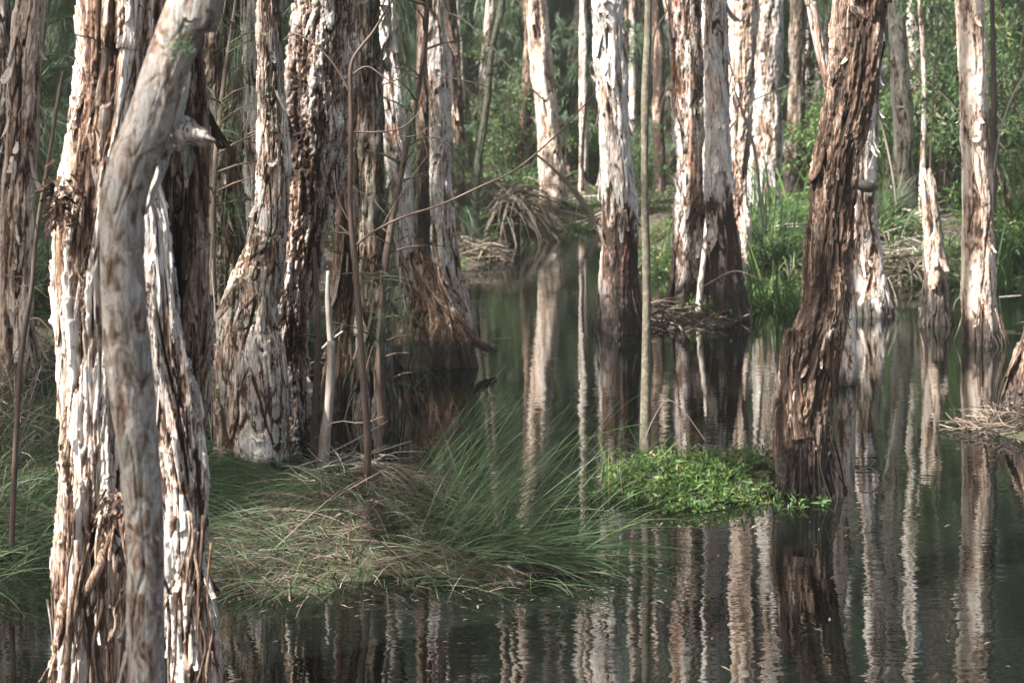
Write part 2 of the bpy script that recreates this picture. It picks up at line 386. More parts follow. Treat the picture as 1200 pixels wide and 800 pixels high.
# ------------------------------------------------------------------ paperbark trunks
def bark_tube(pts, seed, nseg, hi, lo_, ztop_hi, rough=1., lobes=.12, flare=0., twist=0., plates=1., origin=(0, 0, 0), top_rag=False, vf=.75, hf=1.25):
    """pts rows x,y,z,r bottom -> top; hi = ring spacing inside the picture, lo_ = above it"""
    D, s = resample(pts, lambda z: hi if z < ztop_hi else lo_)
    c = D[:, :3].copy(); r = D[:, 3]
    c[:, 0] += r*.22*noise(s*1.6, seed*1.7, 0, 1)+r*.05*noise(s*7, seed*1.7, 4, 1)
    T, N, B = frames(c)
    th = np.arange(nseg)/nseg*2*np.pi
    TH, S = np.meshgrid(th, s); Rr = r[:, None]; Rm = float(np.median(r))
    tw = TH+twist*S
    Rc = Rm*1.
    cx = np.cos(tw)*Rc; cy = np.sin(tw)*Rc
    wv = noise(cx*9, cy*9, S*1.3, seed); wv2 = noise(cx*9+7, cy*9, S*1.3, seed)
    ux = cx+.022*wv; uy = cy+.022*wv2
    lob = noise(np.cos(tw)*1.1, np.sin(tw)*1.1, S*.7, seed+2)+.45*noise(np.cos(tw)*2.4, np.sin(tw)*2.4, S*1.2, seed+3)
    rad = Rr*(1+lobes*lob)
    if flare:
        zz = D[:, 2][:, None]-D[0, 2]
        fl = np.exp(-np.maximum(zz-.3, 0)/.22)
        rad = rad*(1+flare*fl*(.35+1.1*np.abs(noise(np.cos(tw)*1.7, np.sin(tw)*1.7, S*.3, seed+5))))
    ux = ux*hf; uy = uy*hf; S0 = S; S = S*vf
    kx = .006*noise(cx*30, cy*30, S*9, seed+14); ux = ux+kx; uy = uy-kx
    flute = noise(ux*11, uy*11, S*1.3, seed+6)
    n1 = noise(ux*24, uy*24, S*2.6, seed+7)
    crack = sstep(.84, .98, 1-np.abs(n1)*1.9)*sstep(-.25, .15, noise(ux*10, uy*10, S*4, seed+15))
    n2 = noise(ux*48, uy*48, S*6.5, seed+8)
    crack2 = sstep(.80, .98, 1-np.abs(n2)*1.8)
    pl = noise(ux*15, uy*15, S*3.2, seed+9)+.6*noise(ux*36, uy*36, S*8, seed+10)+.26*noise(ux*70, uy*70, S*13, seed+11)
    tq = pl*3.8; fl_ = np.floor(tq); fr = tq-fl_; lay = fl_+sstep(0, .14, fr)
    lift = np.exp(-fr*5)*(fr > .1)                           # plate rims stand up a little
    fib = noise(ux*120, uy*120, S*10, seed+12); fib2 = noise(ux*60, uy*60, S*34, seed+13)
    am = .9*rough*min(1., Rm/.09+.25)
    d = am*(.018*flute+plates*.0052*lay+plates*.005*lift-.016*crack-.008*crack2+.0034*fib+.0014*fib2)
    rad = np.maximum(rad+d, Rr*.35)
    V = c[:, None]+rad[..., None]*(np.cos(TH)[..., None]*N[:, None]+np.sin(TH)[..., None]*B[:, None])
    layer = .50+plates*.12*lay+.16*flute-.70*crack-.34*crack2+.16*fib+.12*fib2
    if top_rag:
        k = (s > s[-1]-.12)
        jag = .10*np.abs(noise(np.cos(th)*3, np.sin(th)*3, 0, seed+20))
        V[k, :, 2] -= (jag[None]*((s[k]-(s[-1]-.12))/.12)[:, None])*2
    m = len(c); i = np.arange(m-1)[:, None]; j = np.arange(nseg)[None]; jn = (j+1) % nseg
    F = np.stack([i*nseg+j, i*nseg+jn, (i+1)*nseg+jn, (i+1)*nseg+j], -1).reshape(-1, 4)
    V = V.reshape(-1, 3); nv = len(V); V = np.vstack([V, c[-1:]-[[0, 0, .02 if top_rag else 0]]])
    jj = np.arange(0, nseg, 2)
    F = np.vstack([F, np.stack([np.full(len(jj), nv), (m-1)*nseg+jj, (m-1)*nseg+(jj+1) % nseg, (m-1)*nseg+(jj+2) % nseg], -1)])
    return V-np.asarray(origin), F, np.append(layer.ravel(), .2), (D, s)

def peel(D, s, rng, n, zr, origin, Lr=(.05, .25), Wr=(.012, .04), curl=.35, th_r=(0, 2*np.pi)):
    """loose bark strips: attached along one end, the other end lifting and rolling away"""
    V = []; F = []; A = []; nv = 0
    T, N, B = frames(D[:, :3]); ns = 8; nw = 4
    for _ in range(n):
        z0 = rng.uniform(*zr); i0 = int(np.argmin(abs(D[:, 2]-z0))); th = rng.uniform(*th_r)
        L = rng.uniform(*Lr); W = rng.uniform(*Wr); up = -1 if rng.rand() < .62 else 1
        cu = rng.uniform(.05, 1)**2*curl; lean = rng.normal()*.12; tor = rng.normal()*.5
        t = np.linspace(0, 1, ns)
        ss = np.clip(s[i0]+up*L*t, s[0], s[-1]); idx = np.searchsorted(s, ss).clip(0, len(s)-1)
        cc = np.stack([np.interp(ss, s, D[:, k]) for k in range(4)], 1)
        r = cc[:, 3]
        prof = np.clip(np.sin(np.pi*(t*.82+.12))**.5, .15, 1)*(1+.25*rng.normal(size=ns)*(t > .3))
        rows = []
        for q in range(nw):
            f = (q/(nw-1)-.5)
            a = th+(f*W*prof+lean*L*t)/r
            off = -.006+.014*t+cu*L*t**2*(1+f*tor)+.35*W*f*f*(1+2*t)
            n_ = N[idx]*np.cos(a)[:, None]+B[idx]*np.sin(a)[:, None]
            rows.append(cc[:, :3]+n_*(r*1.0+off)[:, None]-T[idx]*(up*cu*L*t**3*.55)[:, None])
        Pt = np.stack(rows, 1); ctr = cc[:, None, :3]; nn = norm(Pt-ctr)
        Pin = Pt-nn*.002
        base = nv
        both = np.concatenate([Pt.reshape(-1, 3), Pin.reshape(-1, 3)])
        k = ns*nw; ii = np.arange(ns-1)[:, None]; j2 = np.arange(nw-1)[None]
        q_ = np.stack([ii*nw+j2, ii*nw+j2+1, (ii+1)*nw+j2+1, (ii+1)*nw+j2], -1).reshape(-1, 4)
        side = []
        for a_, b_ in [(0, 1)]*0: pass
        e1 = [[i*nw, (i+1)*nw, (i+1)*nw+k, i*nw+k] for i in range(ns-1)]
        e2 = [[i*nw+nw-1, i*nw+nw-1+k, (i+1)*nw+nw-1+k, (i+1)*nw+nw-1] for i in range(ns-1)]
        e3 = [[(ns-1)*nw+q, (ns-1)*nw+q+k, (ns-1)*nw+q+1+k, (ns-1)*nw+q+1] for q in range(nw-1)]
        F.append(np.vstack([q_, q_[:, ::-1]+k, e1, e2, e3])+base); V.append(both)
        A.append(np.concatenate([np.full(k, rng.uniform(.45, 1.0)), np.full(k, rng.uniform(.2, .55))])); nv += 2*k
    return np.concatenate(V)-np.asarray(origin), np.concatenate(F), np.concatenate(A)

def bez(a, b, c, t): return a*(1-t)**2+2*b*t*(1-t)+c*t*t
# shared crowns (limbs and leaf sprays, origin at the trunk's top)
def make_crown(seed, nclump=110, rad=2.2, hgt=3.8, per=60):
    rng = np.random.RandomState(seed); b = Bag(); tw = Bag(); a = Bag()
    for k in range(7):
        az = rng.uniform(0, 2*np.pi); e = np.array([math.cos(az)*rad*.75, math.sin(az)*rad*.75, rng.uniform(.2, .9)*hgt])
        q = np.linspace(0, 1, 5)[:, None]
        p = bez(np.array([0, 0, -.3]), np.array([e[0]*.25, e[1]*.25, e[2]*.6]), e, q)
        tube(a, np.hstack([p, np.linspace(.06, .012, 5)[:, None]]), 6, .2, rng.rand())
    cl = sph(rng, nclump)*rng.uniform(.35, 1, (nclump, 1))**.6*np.array([rad, rad, hgt*.5])+np.array([0, 0, hgt*.45])
    cl += .25*rng.normal(size=cl.shape)
    N = nclump*per; ci = np.repeat(np.arange(nclump), per)
    sz = rng.uniform(.18, .42, nclump)[ci][:, None]
    pos = cl[ci]+sph(rng, N)*sz*rng.uniform(0, 1, (N, 1))**.5
    dr = norm(sph(rng, N)+np.array([0, 0, -.6])); nr = norm(np.cross(dr, sph(rng, N)))
    leaves(b, pos, dr, nr, rng.uniform(.10, .20, N), rng.uniform(.03, .05, N), np.clip(rng.uniform(.1, .9, nclump)[ci]+rng.normal(size=N)*.15, 0, 1))
    limb = a.build('limbs', M['twig']); crown = b.build('crown', M['crownleaf'])
    return limb, crown
CROWNS = [make_crown(s) for s in (11, 12, 13)]
_crown_used = set()
def add_crown(root, top, k, scale=1.):
    for o in CROWNS[k]:
        if (k, o.name) in _crown_used: o = o.copy(); C.objects.link(o)
        else: _crown_used.add((k, o.name))
        o.parent = root; o.location = top; o.scale = (scale,)*3; o.rotation_euler = (0, 0, (len(_crown_used)*1.9+top[0]*3) % 6.28)

MB = dict(
    front=bark_mat('bark_front', -.01, wet=.05, grey=.10, contrast=1.0),
    greypale=bark_mat('bark_grey_pale', .02, wet=.05, grey=.5, greyc=(.40, .385, .36)),
    stem=bark_mat('bark_mottled', .0, contrast=.6, grey=.3, blotch=True, greyc=(.20, .195, .19), moss=.2, wet=.05, rust=(.24, .12, .07)),
    pale=bark_mat('bark_pale', .17, grey=.35, greyc=(.40, .385, .37), wet=.10, scar=.5),
    palelow=bark_mat('bark_pale_stained', .24, contrast=.7, grey=.5, greyc=(.42, .41, .40), wet=.38, wetn=.14, scar=.35, lowb=.80),
    smooth=bark_mat('bark_smooth_tan', .17, contrast=.6, grey=.12, wet=.16, pale=(.60, .54, .48), cream=(.54, .43, .35)),
    redgrey=bark_mat('bark_red_grey', -.03, grey=.5, greyc=(.38, .365, .355), wet=.36, scar=.6),
    brown=bark_mat('bark_brown', -.185, grey=.10, wet=.22, contrast=1.1, pale=(.52, .45, .39), cream=(.33, .25, .195), tan=(.17, .11, .078), rust=(.075, .042, .027)),
    darkb=bark_mat('bark_dark', -.20, grey=.55, greyc=(.17, .165, .15), moss=.15, wet=.3, tan=(.20, .14, .10), rust=(.10, .06, .04), cream=(.33, .28, .23)),
    twisted=bark_mat('bark_twisted', -.14, grey=.5, greyc=(.30, .28, .26), wet=.15),
    lichen=bark_mat('bark_lichen', -.10, grey=.5, greyc=(.27, .255, .24), lichen=1., moss=.12, wet=.05, contrast=1.1),
    curl=None, greyhaze=bark_mat('bark_grey', .08, contrast=.8, grey=.8, greyc=(.36, .35, .34), moss=.2, wet=.1),
    root=bark_mat('bark_root', -.03, contrast=1.0, grey=.12, wet=.22, tan=(.27, .17, .11), rust=(.15, .075, .04), cream=(.40, .30, .23)),
    rustroot=bark_mat('bark_rust', -.12, contrast=1.2, grey=.12, wet=.15, tan=(.18, .115, .078), rust=(.10, .055, .034), cream=(.32, .24, .185), pale=(.50, .44, .38)),
)
def paperbark(name, label, base_py, pts, mat, seed, Y=None, top=7.5, crown=None, cs=1., rough=1., lobes=.12, flare=0., twist=0., plates=1.,
              peels=0, peel_z=None, Lr=(.05, .25), Wr=(.012, .04), curl=.35, group=None, extra=(), broken=False, sink=.35, lean=None, cat='tree', hires=1.0, zbase=0., vf=.75, hf=None):
    """pts: (px, py, width_px) from the top of the picture down to the base"""
    if Y is None: Y = G(pts[-1][0], base_py, zbase)[1]
    rows = []
    for (px, py, wd) in pts[::-1]:
        p = P(px, py, Y); dist = p[1]/cp if False else Y
        rows.append([p[0], p[1], p[2], wd*Y/FP/2*.94])
    rows = np.array(rows)
    b0 = rows[0].copy(); 
    base = np.array([b0[0], Y, zbase])
    # extend below the water / ground
    if rows[0][2] > zbase-.05: rows = np.vstack([[rows[0][0]+(rows[0][0]-rows[1][0])*.2, Y, zbase-sink, rows[0][3]*1.06], rows])
    rows0 = rows[rows[:, 2].argsort()]
    rows = rows0
    zt = rows[-1][2]
    if not broken:
        t = rows[-1]; u = rows[-2]; g = (t-u)/max(t[2]-u[2], .05); g = np.clip(g, -.25, .25)
        up = max(top+(3.5 if top <= 10 else 1)-zt, 1.)
        for f in (.12, .3, .55, .8, 1.):
            q = t.copy(); q[2] = zt+up*f; k = up*f/(1+up*f*.35)
            q[0] = t[0]+g[0]*k+.10*math.sin(seed+f*5)*f; q[1] = Y+.12*math.sin(seed*2.1+f*4)*f; q[3] = t[3]*(1-.55*f)
            rows = np.vstack([rows, q])
    root = empty(name, base, label, cat, group)
    wpx = max(p[2] for p in pts)
    nseg = int(np.clip(wpx*1.9*hires, 20, 260)); hi = max(1.35*Y/1707/ max(hires, .3), .004)
    V, F, lay, (D, s) = bark_tube(rows, seed, nseg, hi, .05 if Y < 16 else .12, zt+.12, rough, lobes, flare, twist, plates, base, broken, vf, hf or (.75+.45*((seed*37) % 10)/10))
    if peels:
        rng = np.random.RandomState(seed+100)
        zr = peel_z or (max(zbase+.1, rows0[0][2]), zt-.05)
        V2, F2, A2 = peel(D, s, rng, peels, zr, base, Lr, Wr, curl)
        F = np.vstack([F, F2+len(V)]); V = np.vstack([V, V2]); lay = np.concatenate([lay, A2])
    if wpx > 24 and 4 < Y < 14 and top > 5 and zbase == 0:      # broad loose sheets and fine roots at the waterline
        rng = np.random.RandomState(seed+300)
        V2, F2, A2 = peel(D, s, rng, 9, (.25, zt-.05), base, (.12, .4), (.03, .065), .10)
        F = np.vstack([F, F2+len(V)]); V = np.vstack([V, V2]); lay = np.concatenate([lay, A2])
        rbag = Bag(); r0 = rows0[1][3]
        for q in range(26):
            a_ = rng.uniform(0, 2*np.pi); z_ = rng.uniform(.06, .30); ex = rng.uniform(.01, .07); ca, sa = math.cos(a_), math.sin(a_)
            bx = np.interp([z_, z_*.5, -.03], rows0[:, 2], rows0[:, 0])-base[0]
            tube(rbag, [[bx[0]+ca*r0*.97, sa*r0*.97, z_, .002], [bx[1]+ca*(r0+ex*.5)+rng.normal()*.01, sa*(r0+ex*.5), z_*.5, .004], [bx[2]+ca*(r0+ex), sa*(r0+ex), -.03, .003]], 5, .03, rng.uniform(.1, .5))
        V2 = np.concatenate(rbag.V); F = np.vstack([F, np.concatenate(rbag.F)+len(V)]); V = np.vstack([V, V2]); lay = np.concatenate([lay]+rbag.A)
    mesh_np('trunk', V, F, mat, root, {'layer': lay})
    if crown is not None and not broken:
        add_crown(root, tuple(rows[-1][:3]-base), crown, cs)
    return root, base, (D, s), Y

# --- the front tree: three fused columns
F1Y = 4.35
fr, fb, _, _ = paperbark('paperbark_tree', 'large front paperbark with bright flaking cream bark at the left, behind the leaning stem', 0,
    [(152, -20, 124), (146, 60, 112), (140, 120, 106), (126, 200, 104), (114, 280, 104), (112, 340, 98), (116, 400, 88), (117, 470, 84), (116, 550, 86), (112, 640, 88), (108, 740, 92), (102, 850, 100)],
    MB['front'], 21, Y=F1Y, top=8, crown=0, rough=1.25, lobes=.16, plates=1.35, vf=.42, peels=120, Lr=(.04, .25), Wr=(.004, .016), curl=.10, twist=.15)
def column(root, base, name, pts, Y, mat, seed, **kw):
    rows = np.array([[*P(px, py, Y), wd*Y/FP/2] for (px, py, wd) in pts[::-1]])
    rows[:, 1] += np.interp(np.arange(len(rows)), [0, len(rows)-1], [0, 0])
    nseg = int(np.clip(max(p[2] for p in pts)*1.9, 20, 240))
    pn = kw.pop('peels', 0); Lr = kw.pop('Lr', (.05, .3)); Wr = kw.pop('Wr', (.01, .035)); cu = kw.pop('curl', .25)
    V, F, lay, (D, s) = bark_tube(rows, seed, nseg, 1.3*Y/1707, .05, 99, origin=base, **kw)
    if pn:
        V2, F2, A2 = peel(D, s, np.random.RandomState(seed), pn, (rows[:, 2].min(), rows[:, 2].max()), base, Lr, Wr, cu)
        F = np.vstack([F, F2+len(V)]); V = np.vstack([V, V2]); lay = np.concatenate([lay, A2])
    mesh_np(name, V, F, mat, root, {'layer': lay})
    return D, s
o1 = column(fr, fb, 'stem', [(172, 210, 12), (182, 260, 24), (186, 310, 30), (190, 350, 32), (194, 400, 36), (204, 460, 40), (214, 530, 46), (220, 600, 50), (222, 680, 50), (227, 760, 58), (234, 850, 68)], 4.22, MB['greypale'], 31, rough=1.3, lobes=.2, plates=1.3, vf=.6, peels=22, Lr=(.03, .14), Wr=(.006, .022), twist=-.4)
column(fr, fb, 'stem', [(205, -40, 40), (205, 100, 52), (208, 200, 60), (207, 300, 68), (208, 400, 70), (205, 500, 66), (195, 600, 76), (180, 720, 96), (172, 850, 130)], 4.62, MB['rustroot'], 32, rough=1.5, lobes=.2, peels=70, Lr=(.08, .4), Wr=(.005, .02))
rb = Bag()
for pts in ([(122, 640, 12), (118, 665, 20), (104, 700, 17), (88, 740, 14), (76, 810, 16)], [(96, 690, 9), (101, 730, 10), (103, 830, 12)], [(150, 600, 10), (140, 680, 14), (132, 760, 16), (128, 840, 20)],
            [(205, 600, 14), (196, 700, 16), (205, 840, 20)], [(92, 655, 8), (80, 720, 12), (72, 840, 18)]):
    tube(rb, [[*P(x, y, F1Y-.17+.04*math.sin(x)), w_*.55*F1Y/FP/2] for x, y, w_ in pts], 10, .012, .6, .02, int(pts[0][0]))
rng = np.random.RandomState(12)
for k in range(34):
    x0 = rng.uniform(88, 150) if k < 22 else rng.uniform(192, 245); y0 = rng.uniform(590, 700); L = rng.uniform(70, 190); dx = rng.normal()*10-6
    Yk = F1Y-.15-.03*rng.rand() if k < 22 else 4.08
    tube(rb, [[*P(x0+dx*t+rng.normal()*3, y0+L*t, Yk-.02*math.sin(t*3)), rng.uniform(.002, .006)*(1.1-.5*t)] for t in (0, .3, .6, 1)], 6, .02, rng.uniform(.25, .75), .006, k)
rb.build('hanging_root', MB['rustroot'], fr, origin=None, attr='layer').location = tuple(-fb)
# torn knots of bark fibre on the front tree
for (px, py) in ((70, 235), (132, 605)):
    c0 = P(px, py, F1Y-.13); rng = np.random.RandomState(px); kb = Bag(); n = 90
    ribbons(kb, c0+rng.normal(size=(n, 3))*[.02, .02, .035], norm(sph(rng, n)+[[0, -.5, -.5]]), rng.uniform(.02, .05, n), rng.uniform(.004, .014, n), rng.uniform(.1, .8, n), 4, rng.uniform(.1, .75, n), rng=rng)
    tag(kb.build('bark_tuft', MB['rustroot'], fr, attr='layer'), kind='stuff').location = tuple(-fb)

# --- leaning mottled stem in front
sr, sb, (SD, SS), _ = paperbark('paperbark_tree', 'blurred grey mottled stem bending across the front of the large paperbark', 0,
    [(238, -30, 58), (226, 0, 56), (208, 50, 54), (192, 95, 54), (176, 145, 56), (158, 190, 56), (147, 235, 54), (144, 300, 52), (146, 360, 53), (151, 420, 57), (157, 480, 55), (163, 540, 50), (168, 620, 48), (169, 720, 49), (168, 830, 52), (168, 990, 56)],
    MB['stem'], 41, Y=3.15, top=7, crown=1, rough=.35, lobes=.12, plates=.35, vf=1.6, peels=9, peel_z=(.3, 1.6), Lr=(.03, .09), Wr=(.012, .03), curl=.12)
def sheet(root, base, rows, mat, name='bark_curl', th=.003, a=.8):
    """a curled sheet of bark from a grid of 3D points"""
    G_ = np.array(rows, float); h, w_ = G_.shape[:2]
    # refine by spline both ways
    u = np.linspace(0, h-1, h*5); v = np.linspace(0, w_-1, w_*5)
    A_ = np.stack([spline(G_[:, k], u) for k in range(w_)], 1); A_ = np.stack([spline(A_[k], v) for k in range(len(u))], 0)
    A_ += .004*noise(A_[..., 0]*40, A_[..., 1]*40, A_[..., 2]*40, 5)[..., None]
    n_ = norm(np.cross(np.gradient(A_, axis=0), np.gradient(A_, axis=1)))
    H, W = A_.shape[:2]; i = np.arange(H-1)[:, None]; j = np.arange(W-1)[None]
    q = np.stack([i*W+j, i*W+j+1, (i+1)*W+j+1, (i+1)*W+j], -1).reshape(-1, 4); k = H*W
    edge = [[i*W, (i+1)*W, (i+1)*W+k, i*W+k] for i in range(H-1)]+[[i*W+W-1, i*W+W-1+k, (i+1)*W+W-1+k, (i+1)*W+W-1] for i in range(H-1)]
    edge += [[j, j+k, j+1+k, j+1] for j in range(W-1)]+[[(H-1)*W+j, (H-1)*W+j+1, (H-1)*W+j+1+k, (H-1)*W+j+k] for j in range(W-1)]
    V = np.vstack([A_.reshape(-1, 3), (A_-n_*th).reshape(-1, 3)])-base
    return mesh_np(name, V, np.vstack([q, q[:, ::-1]+k, edge]), mat, root, {'layer': np.concatenate([np.full(k, a), np.full(k, .45)])})
Ys = 3.3
sheet(sr, sb, [[P(222, 84, Ys), P(224, 86, Ys+.03), P(216, 92, Ys+.05)], [P(214, 110, Ys-.03), P(221, 112, Ys), P(216, 116, Ys+.04)], [P(205, 136, Ys-.04), P(213, 140, Ys), P(209, 150, Ys+.04)], [P(196, 150, Ys-.03), P(202, 160, Ys), P(197, 180, Ys+.03)]], MB['greypale'])
sheet(sr, sb, [[P(206, 128, Ys+.01), P(214, 133, Ys), P(226, 142, Ys), P(239, 150, Ys+.01)], [P(202, 146, Ys-.01), P(214, 151, Ys-.02), P(230, 158, Ys-.025), P(254, 164, Ys-.02)], [P(199, 166, Ys+.01), P(210, 176, Ys+.01), P(224, 171, Ys+.02), P(241, 172, Ys+.03)]], MB['greypale'], a=.62, th=.002)
sheet(sr, sb, [[P(211, 160, Ys+.01), P(219, 162, Ys+.01), P(228, 164, Ys+.02)], [P(212, 180, Ys+.02), P(219, 183, Ys), P(227, 180, Ys+.02)], [P(216, 200, Ys+.02), P(221, 208, Ys+.01), P(226, 196, Ys+.02)]], MB['darkb'], a=.8, th=.002)
sheet(sr, sb, [[P(190, 158, Ys), P(196, 160, Ys-.02), P(206, 158, Ys)], [P(180, 185, Ys), P(190, 188, Ys-.02), P(200, 186, Ys)], [P(174, 215, Ys), P(180, 218, Ys-.02), P(186, 220, Ys)], [P(166, 245, Ys), P(170, 248, Ys-.01), P(174, 250, Ys)]], MB['greypale'], a=.7)
mb = Bag(); rng = np.random.RandomState(4); n = 260
p0 = np.array([P(rng.uniform(200, 232), 56+rng.normal()*6, 3.13-.0) for _ in range(n)]); p0[:, 1] += rng.uniform(-.075, .02, n)
ribbons(mb, p0, norm(sph(rng, n)+[[0, -.6, .3]]), rng.uniform(.005, .012, n), rng.uniform(.0015, .003, n), rng.uniform(0, .5, n), 2, rng.uniform(0, .5, n), rng=rng)
mb.build('moss', M['needle'], sr).location = tuple(-sb)

# --- left bank trees
T = paperbark
T('paperbark_tree', 'leaning paperbark at the left edge with its left face pale and right face brown', 0,
  [(38, -20, 30), (34, 20, 33), (30, 60, 36), (26, 120, 38), (23, 180, 36), (20, 240, 36), (21, 300, 36), (22, 360, 40), (26, 420, 48), (28, 480, 60)], MB['smooth'], 51, Y=8.4, top=9, crown=2, peels=40, rough=.9, zbase=.12)
T('paperbark_tree', 'ragged grey brown paperbark cut off by the left edge of the picture', 0,
  [(-2, -20, 24), (2, 60, 26), (4, 140, 22), (-6, 220, 24), (-4, 320, 34), (4, 400, 46), (6, 470, 60)], MB['twisted'], 52, Y=9.2, top=9, crown=0, peels=24, zbase=.15)
T('paperbark_tree', 'broad dark grey stringy trunk just right of the front tree', 0,
  [(252, -20, 52), (254, 60, 54), (254, 130, 54), (256, 200, 56), (257, 280, 58), (252, 350, 62), (248, 420, 70), (244, 500, 84)], MB['darkb'], 53, Y=8.1, top=9, crown=1, rough=1.2, peels=60, Wr=(.006, .018), zbase=.08)
T('paperbark_tree', 'pale upright trunk showing between the dark grey trunk and the lichen trunk', 0,
  [(290, -20, 28), (291, 60, 29), (293, 140, 30), (300, 210, 30), (304, 280, 30), (306, 360, 36), (306, 450, 44)], MB['pale'], 54, Y=9.0, top=9, crown=2, peels=26, zbase=.1)
T('paperbark_tree', 'lichen spotted trunk that curves left and widens into a pale fissured foot', 0,
  [(315, -20, 24), (316, 40, 25), (318, 110, 28), (320, 180, 32), (317, 240, 38), (308, 300, 50), (297, 350, 66), (288, 400, 84), (288, 450, 90), (291, 500, 94), (294, 548, 102)], MB['lichen'], 55, Y=7.15, top=8, crown=0, rough=1.1, lobes=.10, peels=30, Lr=(.03, .1), zbase=.05)
T('paperbark_tree', 'thick twisted flaking grey and brown trunk right of the lichen trunk', 0,
  [(384, -20, 62), (378, 30, 68), (371, 80, 76), (364, 140, 84), (359, 200, 80), (352, 260, 70), (345, 320, 62), (337, 390, 52), (334, 450, 58), (334, 530, 74)], MB['twisted'], 56, hf=1.35, vf=1.1, Y=7.6, top=8, crown=1, rough=1.5, lobes=.2, twist=.7, plates=1.2, peels=60, Lr=(.03, .12), Wr=(.006, .018), curl=.2, zbase=.05)
T('paperbark_tree', 'rust brown trunk standing in dark water behind the brown sapling', 0,
  [(412, -20, 34), (412, 80, 36), (412, 180, 38), (413, 280, 42), (413, 350, 46), (412, 410, 52), (412, 470, 62)], MB['root'], 57, Y=8.55, top=9, crown=2, rough=1.1, peels=40, Wr=(.004, .014))
T('paperbark_tree', 'dark shaded trunk between the rust brown trunk and the buttressed tree', 0,
  [(431, -20, 28), (432, 80, 30), (434, 180, 31), (436, 280, 33), (438, 370, 36), (440, 440, 42), (440, 490, 50)], MB['darkb'], 58, Y=8.35, top=9, crown=0, rough=1.1, peels=30, Wr=(.004, .014))
# buttressed tree
rng_b = np.random.RandomState(44)
bt, bb, _, BY = T('paperbark_tree', 'slender pale tree swelling into a rusty buttressed root foot at the water', 422,
  [(454, -20, 15), (455, 30, 17), (458, 90, 20), (463, 150, 24), (468, 210, 27), (475, 260, 31), (484, 305, 38), (493, 345, 50), (501, 380, 64), (508, 424, 80)], MB['pale'], 59, top=9, crown=1, rough=1.3, lobes=.22, twist=1.3, peels=30)
rb = Bag()
for q, pts in enumerate(([(492, 292, 16), (505, 330, 20), (523, 360, 18), (542, 384, 14), (560, 402, 10), (582, 413, 5)], [(488, 312, 16), (504, 350, 22), (510, 385, 26), (508, 432, 34)],
            [(496, 345, 16), (484, 378, 20), (474, 432, 26)], [(508, 345, 14), (522, 380, 22), (530, 432, 32)], [(516, 362, 12), (538, 392, 20), (552, 432, 24)], [(478, 330, 10), (492, 358, 14), (515, 368, 12), (532, 378, 8)],
            [(484, 340, 12), (470, 385, 18), (462, 432, 20)], [(498, 318, 10), (512, 342, 14), (530, 372, 14), (545, 396, 16), (550, 432, 18)], [(500, 370, 12), (494, 400, 22), (490, 432, 28)])):
    P_ = [[*P(x, y, BY-.06-.0011*max(y-295, 0)), w_*BY/FP/2*.9] for x, y, w_ in pts]
    if pts[-1][1] > 425: P_.append([P_[-1][0]*1.0+(P_[-1][0]-P_[-2][0])*.4, P_[-1][1]-.04, -.25, P_[-1][3]])
    rr = np.array(P_)[::-1].copy()
    V, F, lay, _ = bark_tube(rr, 500+q, 40, .008, .05, 9, rough=.8, lobes=.25, vf=1.0, hf=1.6, plates=.8)
    rb.add(V, F, lay)
for q in range(9):
    x0 = rng_b.uniform(480, 520); y0 = rng_b.uniform(300, 380); sx = rng_b.uniform(-.25, .75); L = rng_b.uniform(40, 95)
    tube(rb, [[*P(x0+sx*L*t+rng_b.normal()*2, min(y0+L*t*.9, 428), BY-.17-.0010*max(y0+L*t-300, 0)), rng_b.uniform(.003, .008)] for t in (0, .35, .7, 1)], 6, .02, rng_b.uniform(.3, .7), .006, q)
rb.build('buttress_root', MB['root'], bt, attr='layer').location = tuple(-bb)
T('paperbark_tree', 'straight pale grey trunk right behind the buttressed tree', 393,
  [(508, -20, 26), (509, 30, 27), (512, 90, 28), (514, 150, 28), (515, 210, 28), (519, 270, 31), (523, 320, 36), (528, 365, 42), (530, 395, 46)], MB['pale'], 60, top=10, crown=2, rough=.9, peels=36, curl=.2)
T('paperbark_tree', 'narrow dark trunk pressed against the left side of the pale grey trunk', 390,
  [(492, -20, 12), (494, 80, 13), (496, 180, 14), (498, 280, 16), (504, 390, 22)], MB['brown'], 61, Y=9.9, top=9, rough=.8)
T('paperbark_tree', 'orange streaked brown trunk behind and right of the pale grey trunk', 300,
  [(524, -20, 18), (528, 40, 18), (531, 100, 20), (534, 160, 22), (536, 220, 24), (538, 260, 26), (540, 300, 30)], MB['brown'], 62, top=10, crown=0, peels=30)
T('mossy_tree', 'thin crooked dark stem with patches of pale moss beside the dead sedge skirt', 300,
  [(590, -20, 9), (586, 15, 9), (576, 60, 8), (572, 110, 9), (567, 150, 9), (560, 200, 9), (557, 235, 12), (556, 270, 18), (553, 302, 24)], M['mossstem'], 63, top=7, rough=.6)
T('paperbark_tree', 'leaning pale and orange trunk on the far bank at the head of the channel', 252,
  [(624, -20, 27), (629, 20, 26), (634, 70, 25), (640, 120, 25), (645, 165, 27), (648, 205, 31), (649, 235, 36), (649, 258, 42)], MB['smooth'], 64, hf=0.80, Y=18.6, top=12, crown=1, cs=1.3, peels=20, Lr=(.1, .4), zbase=.12)
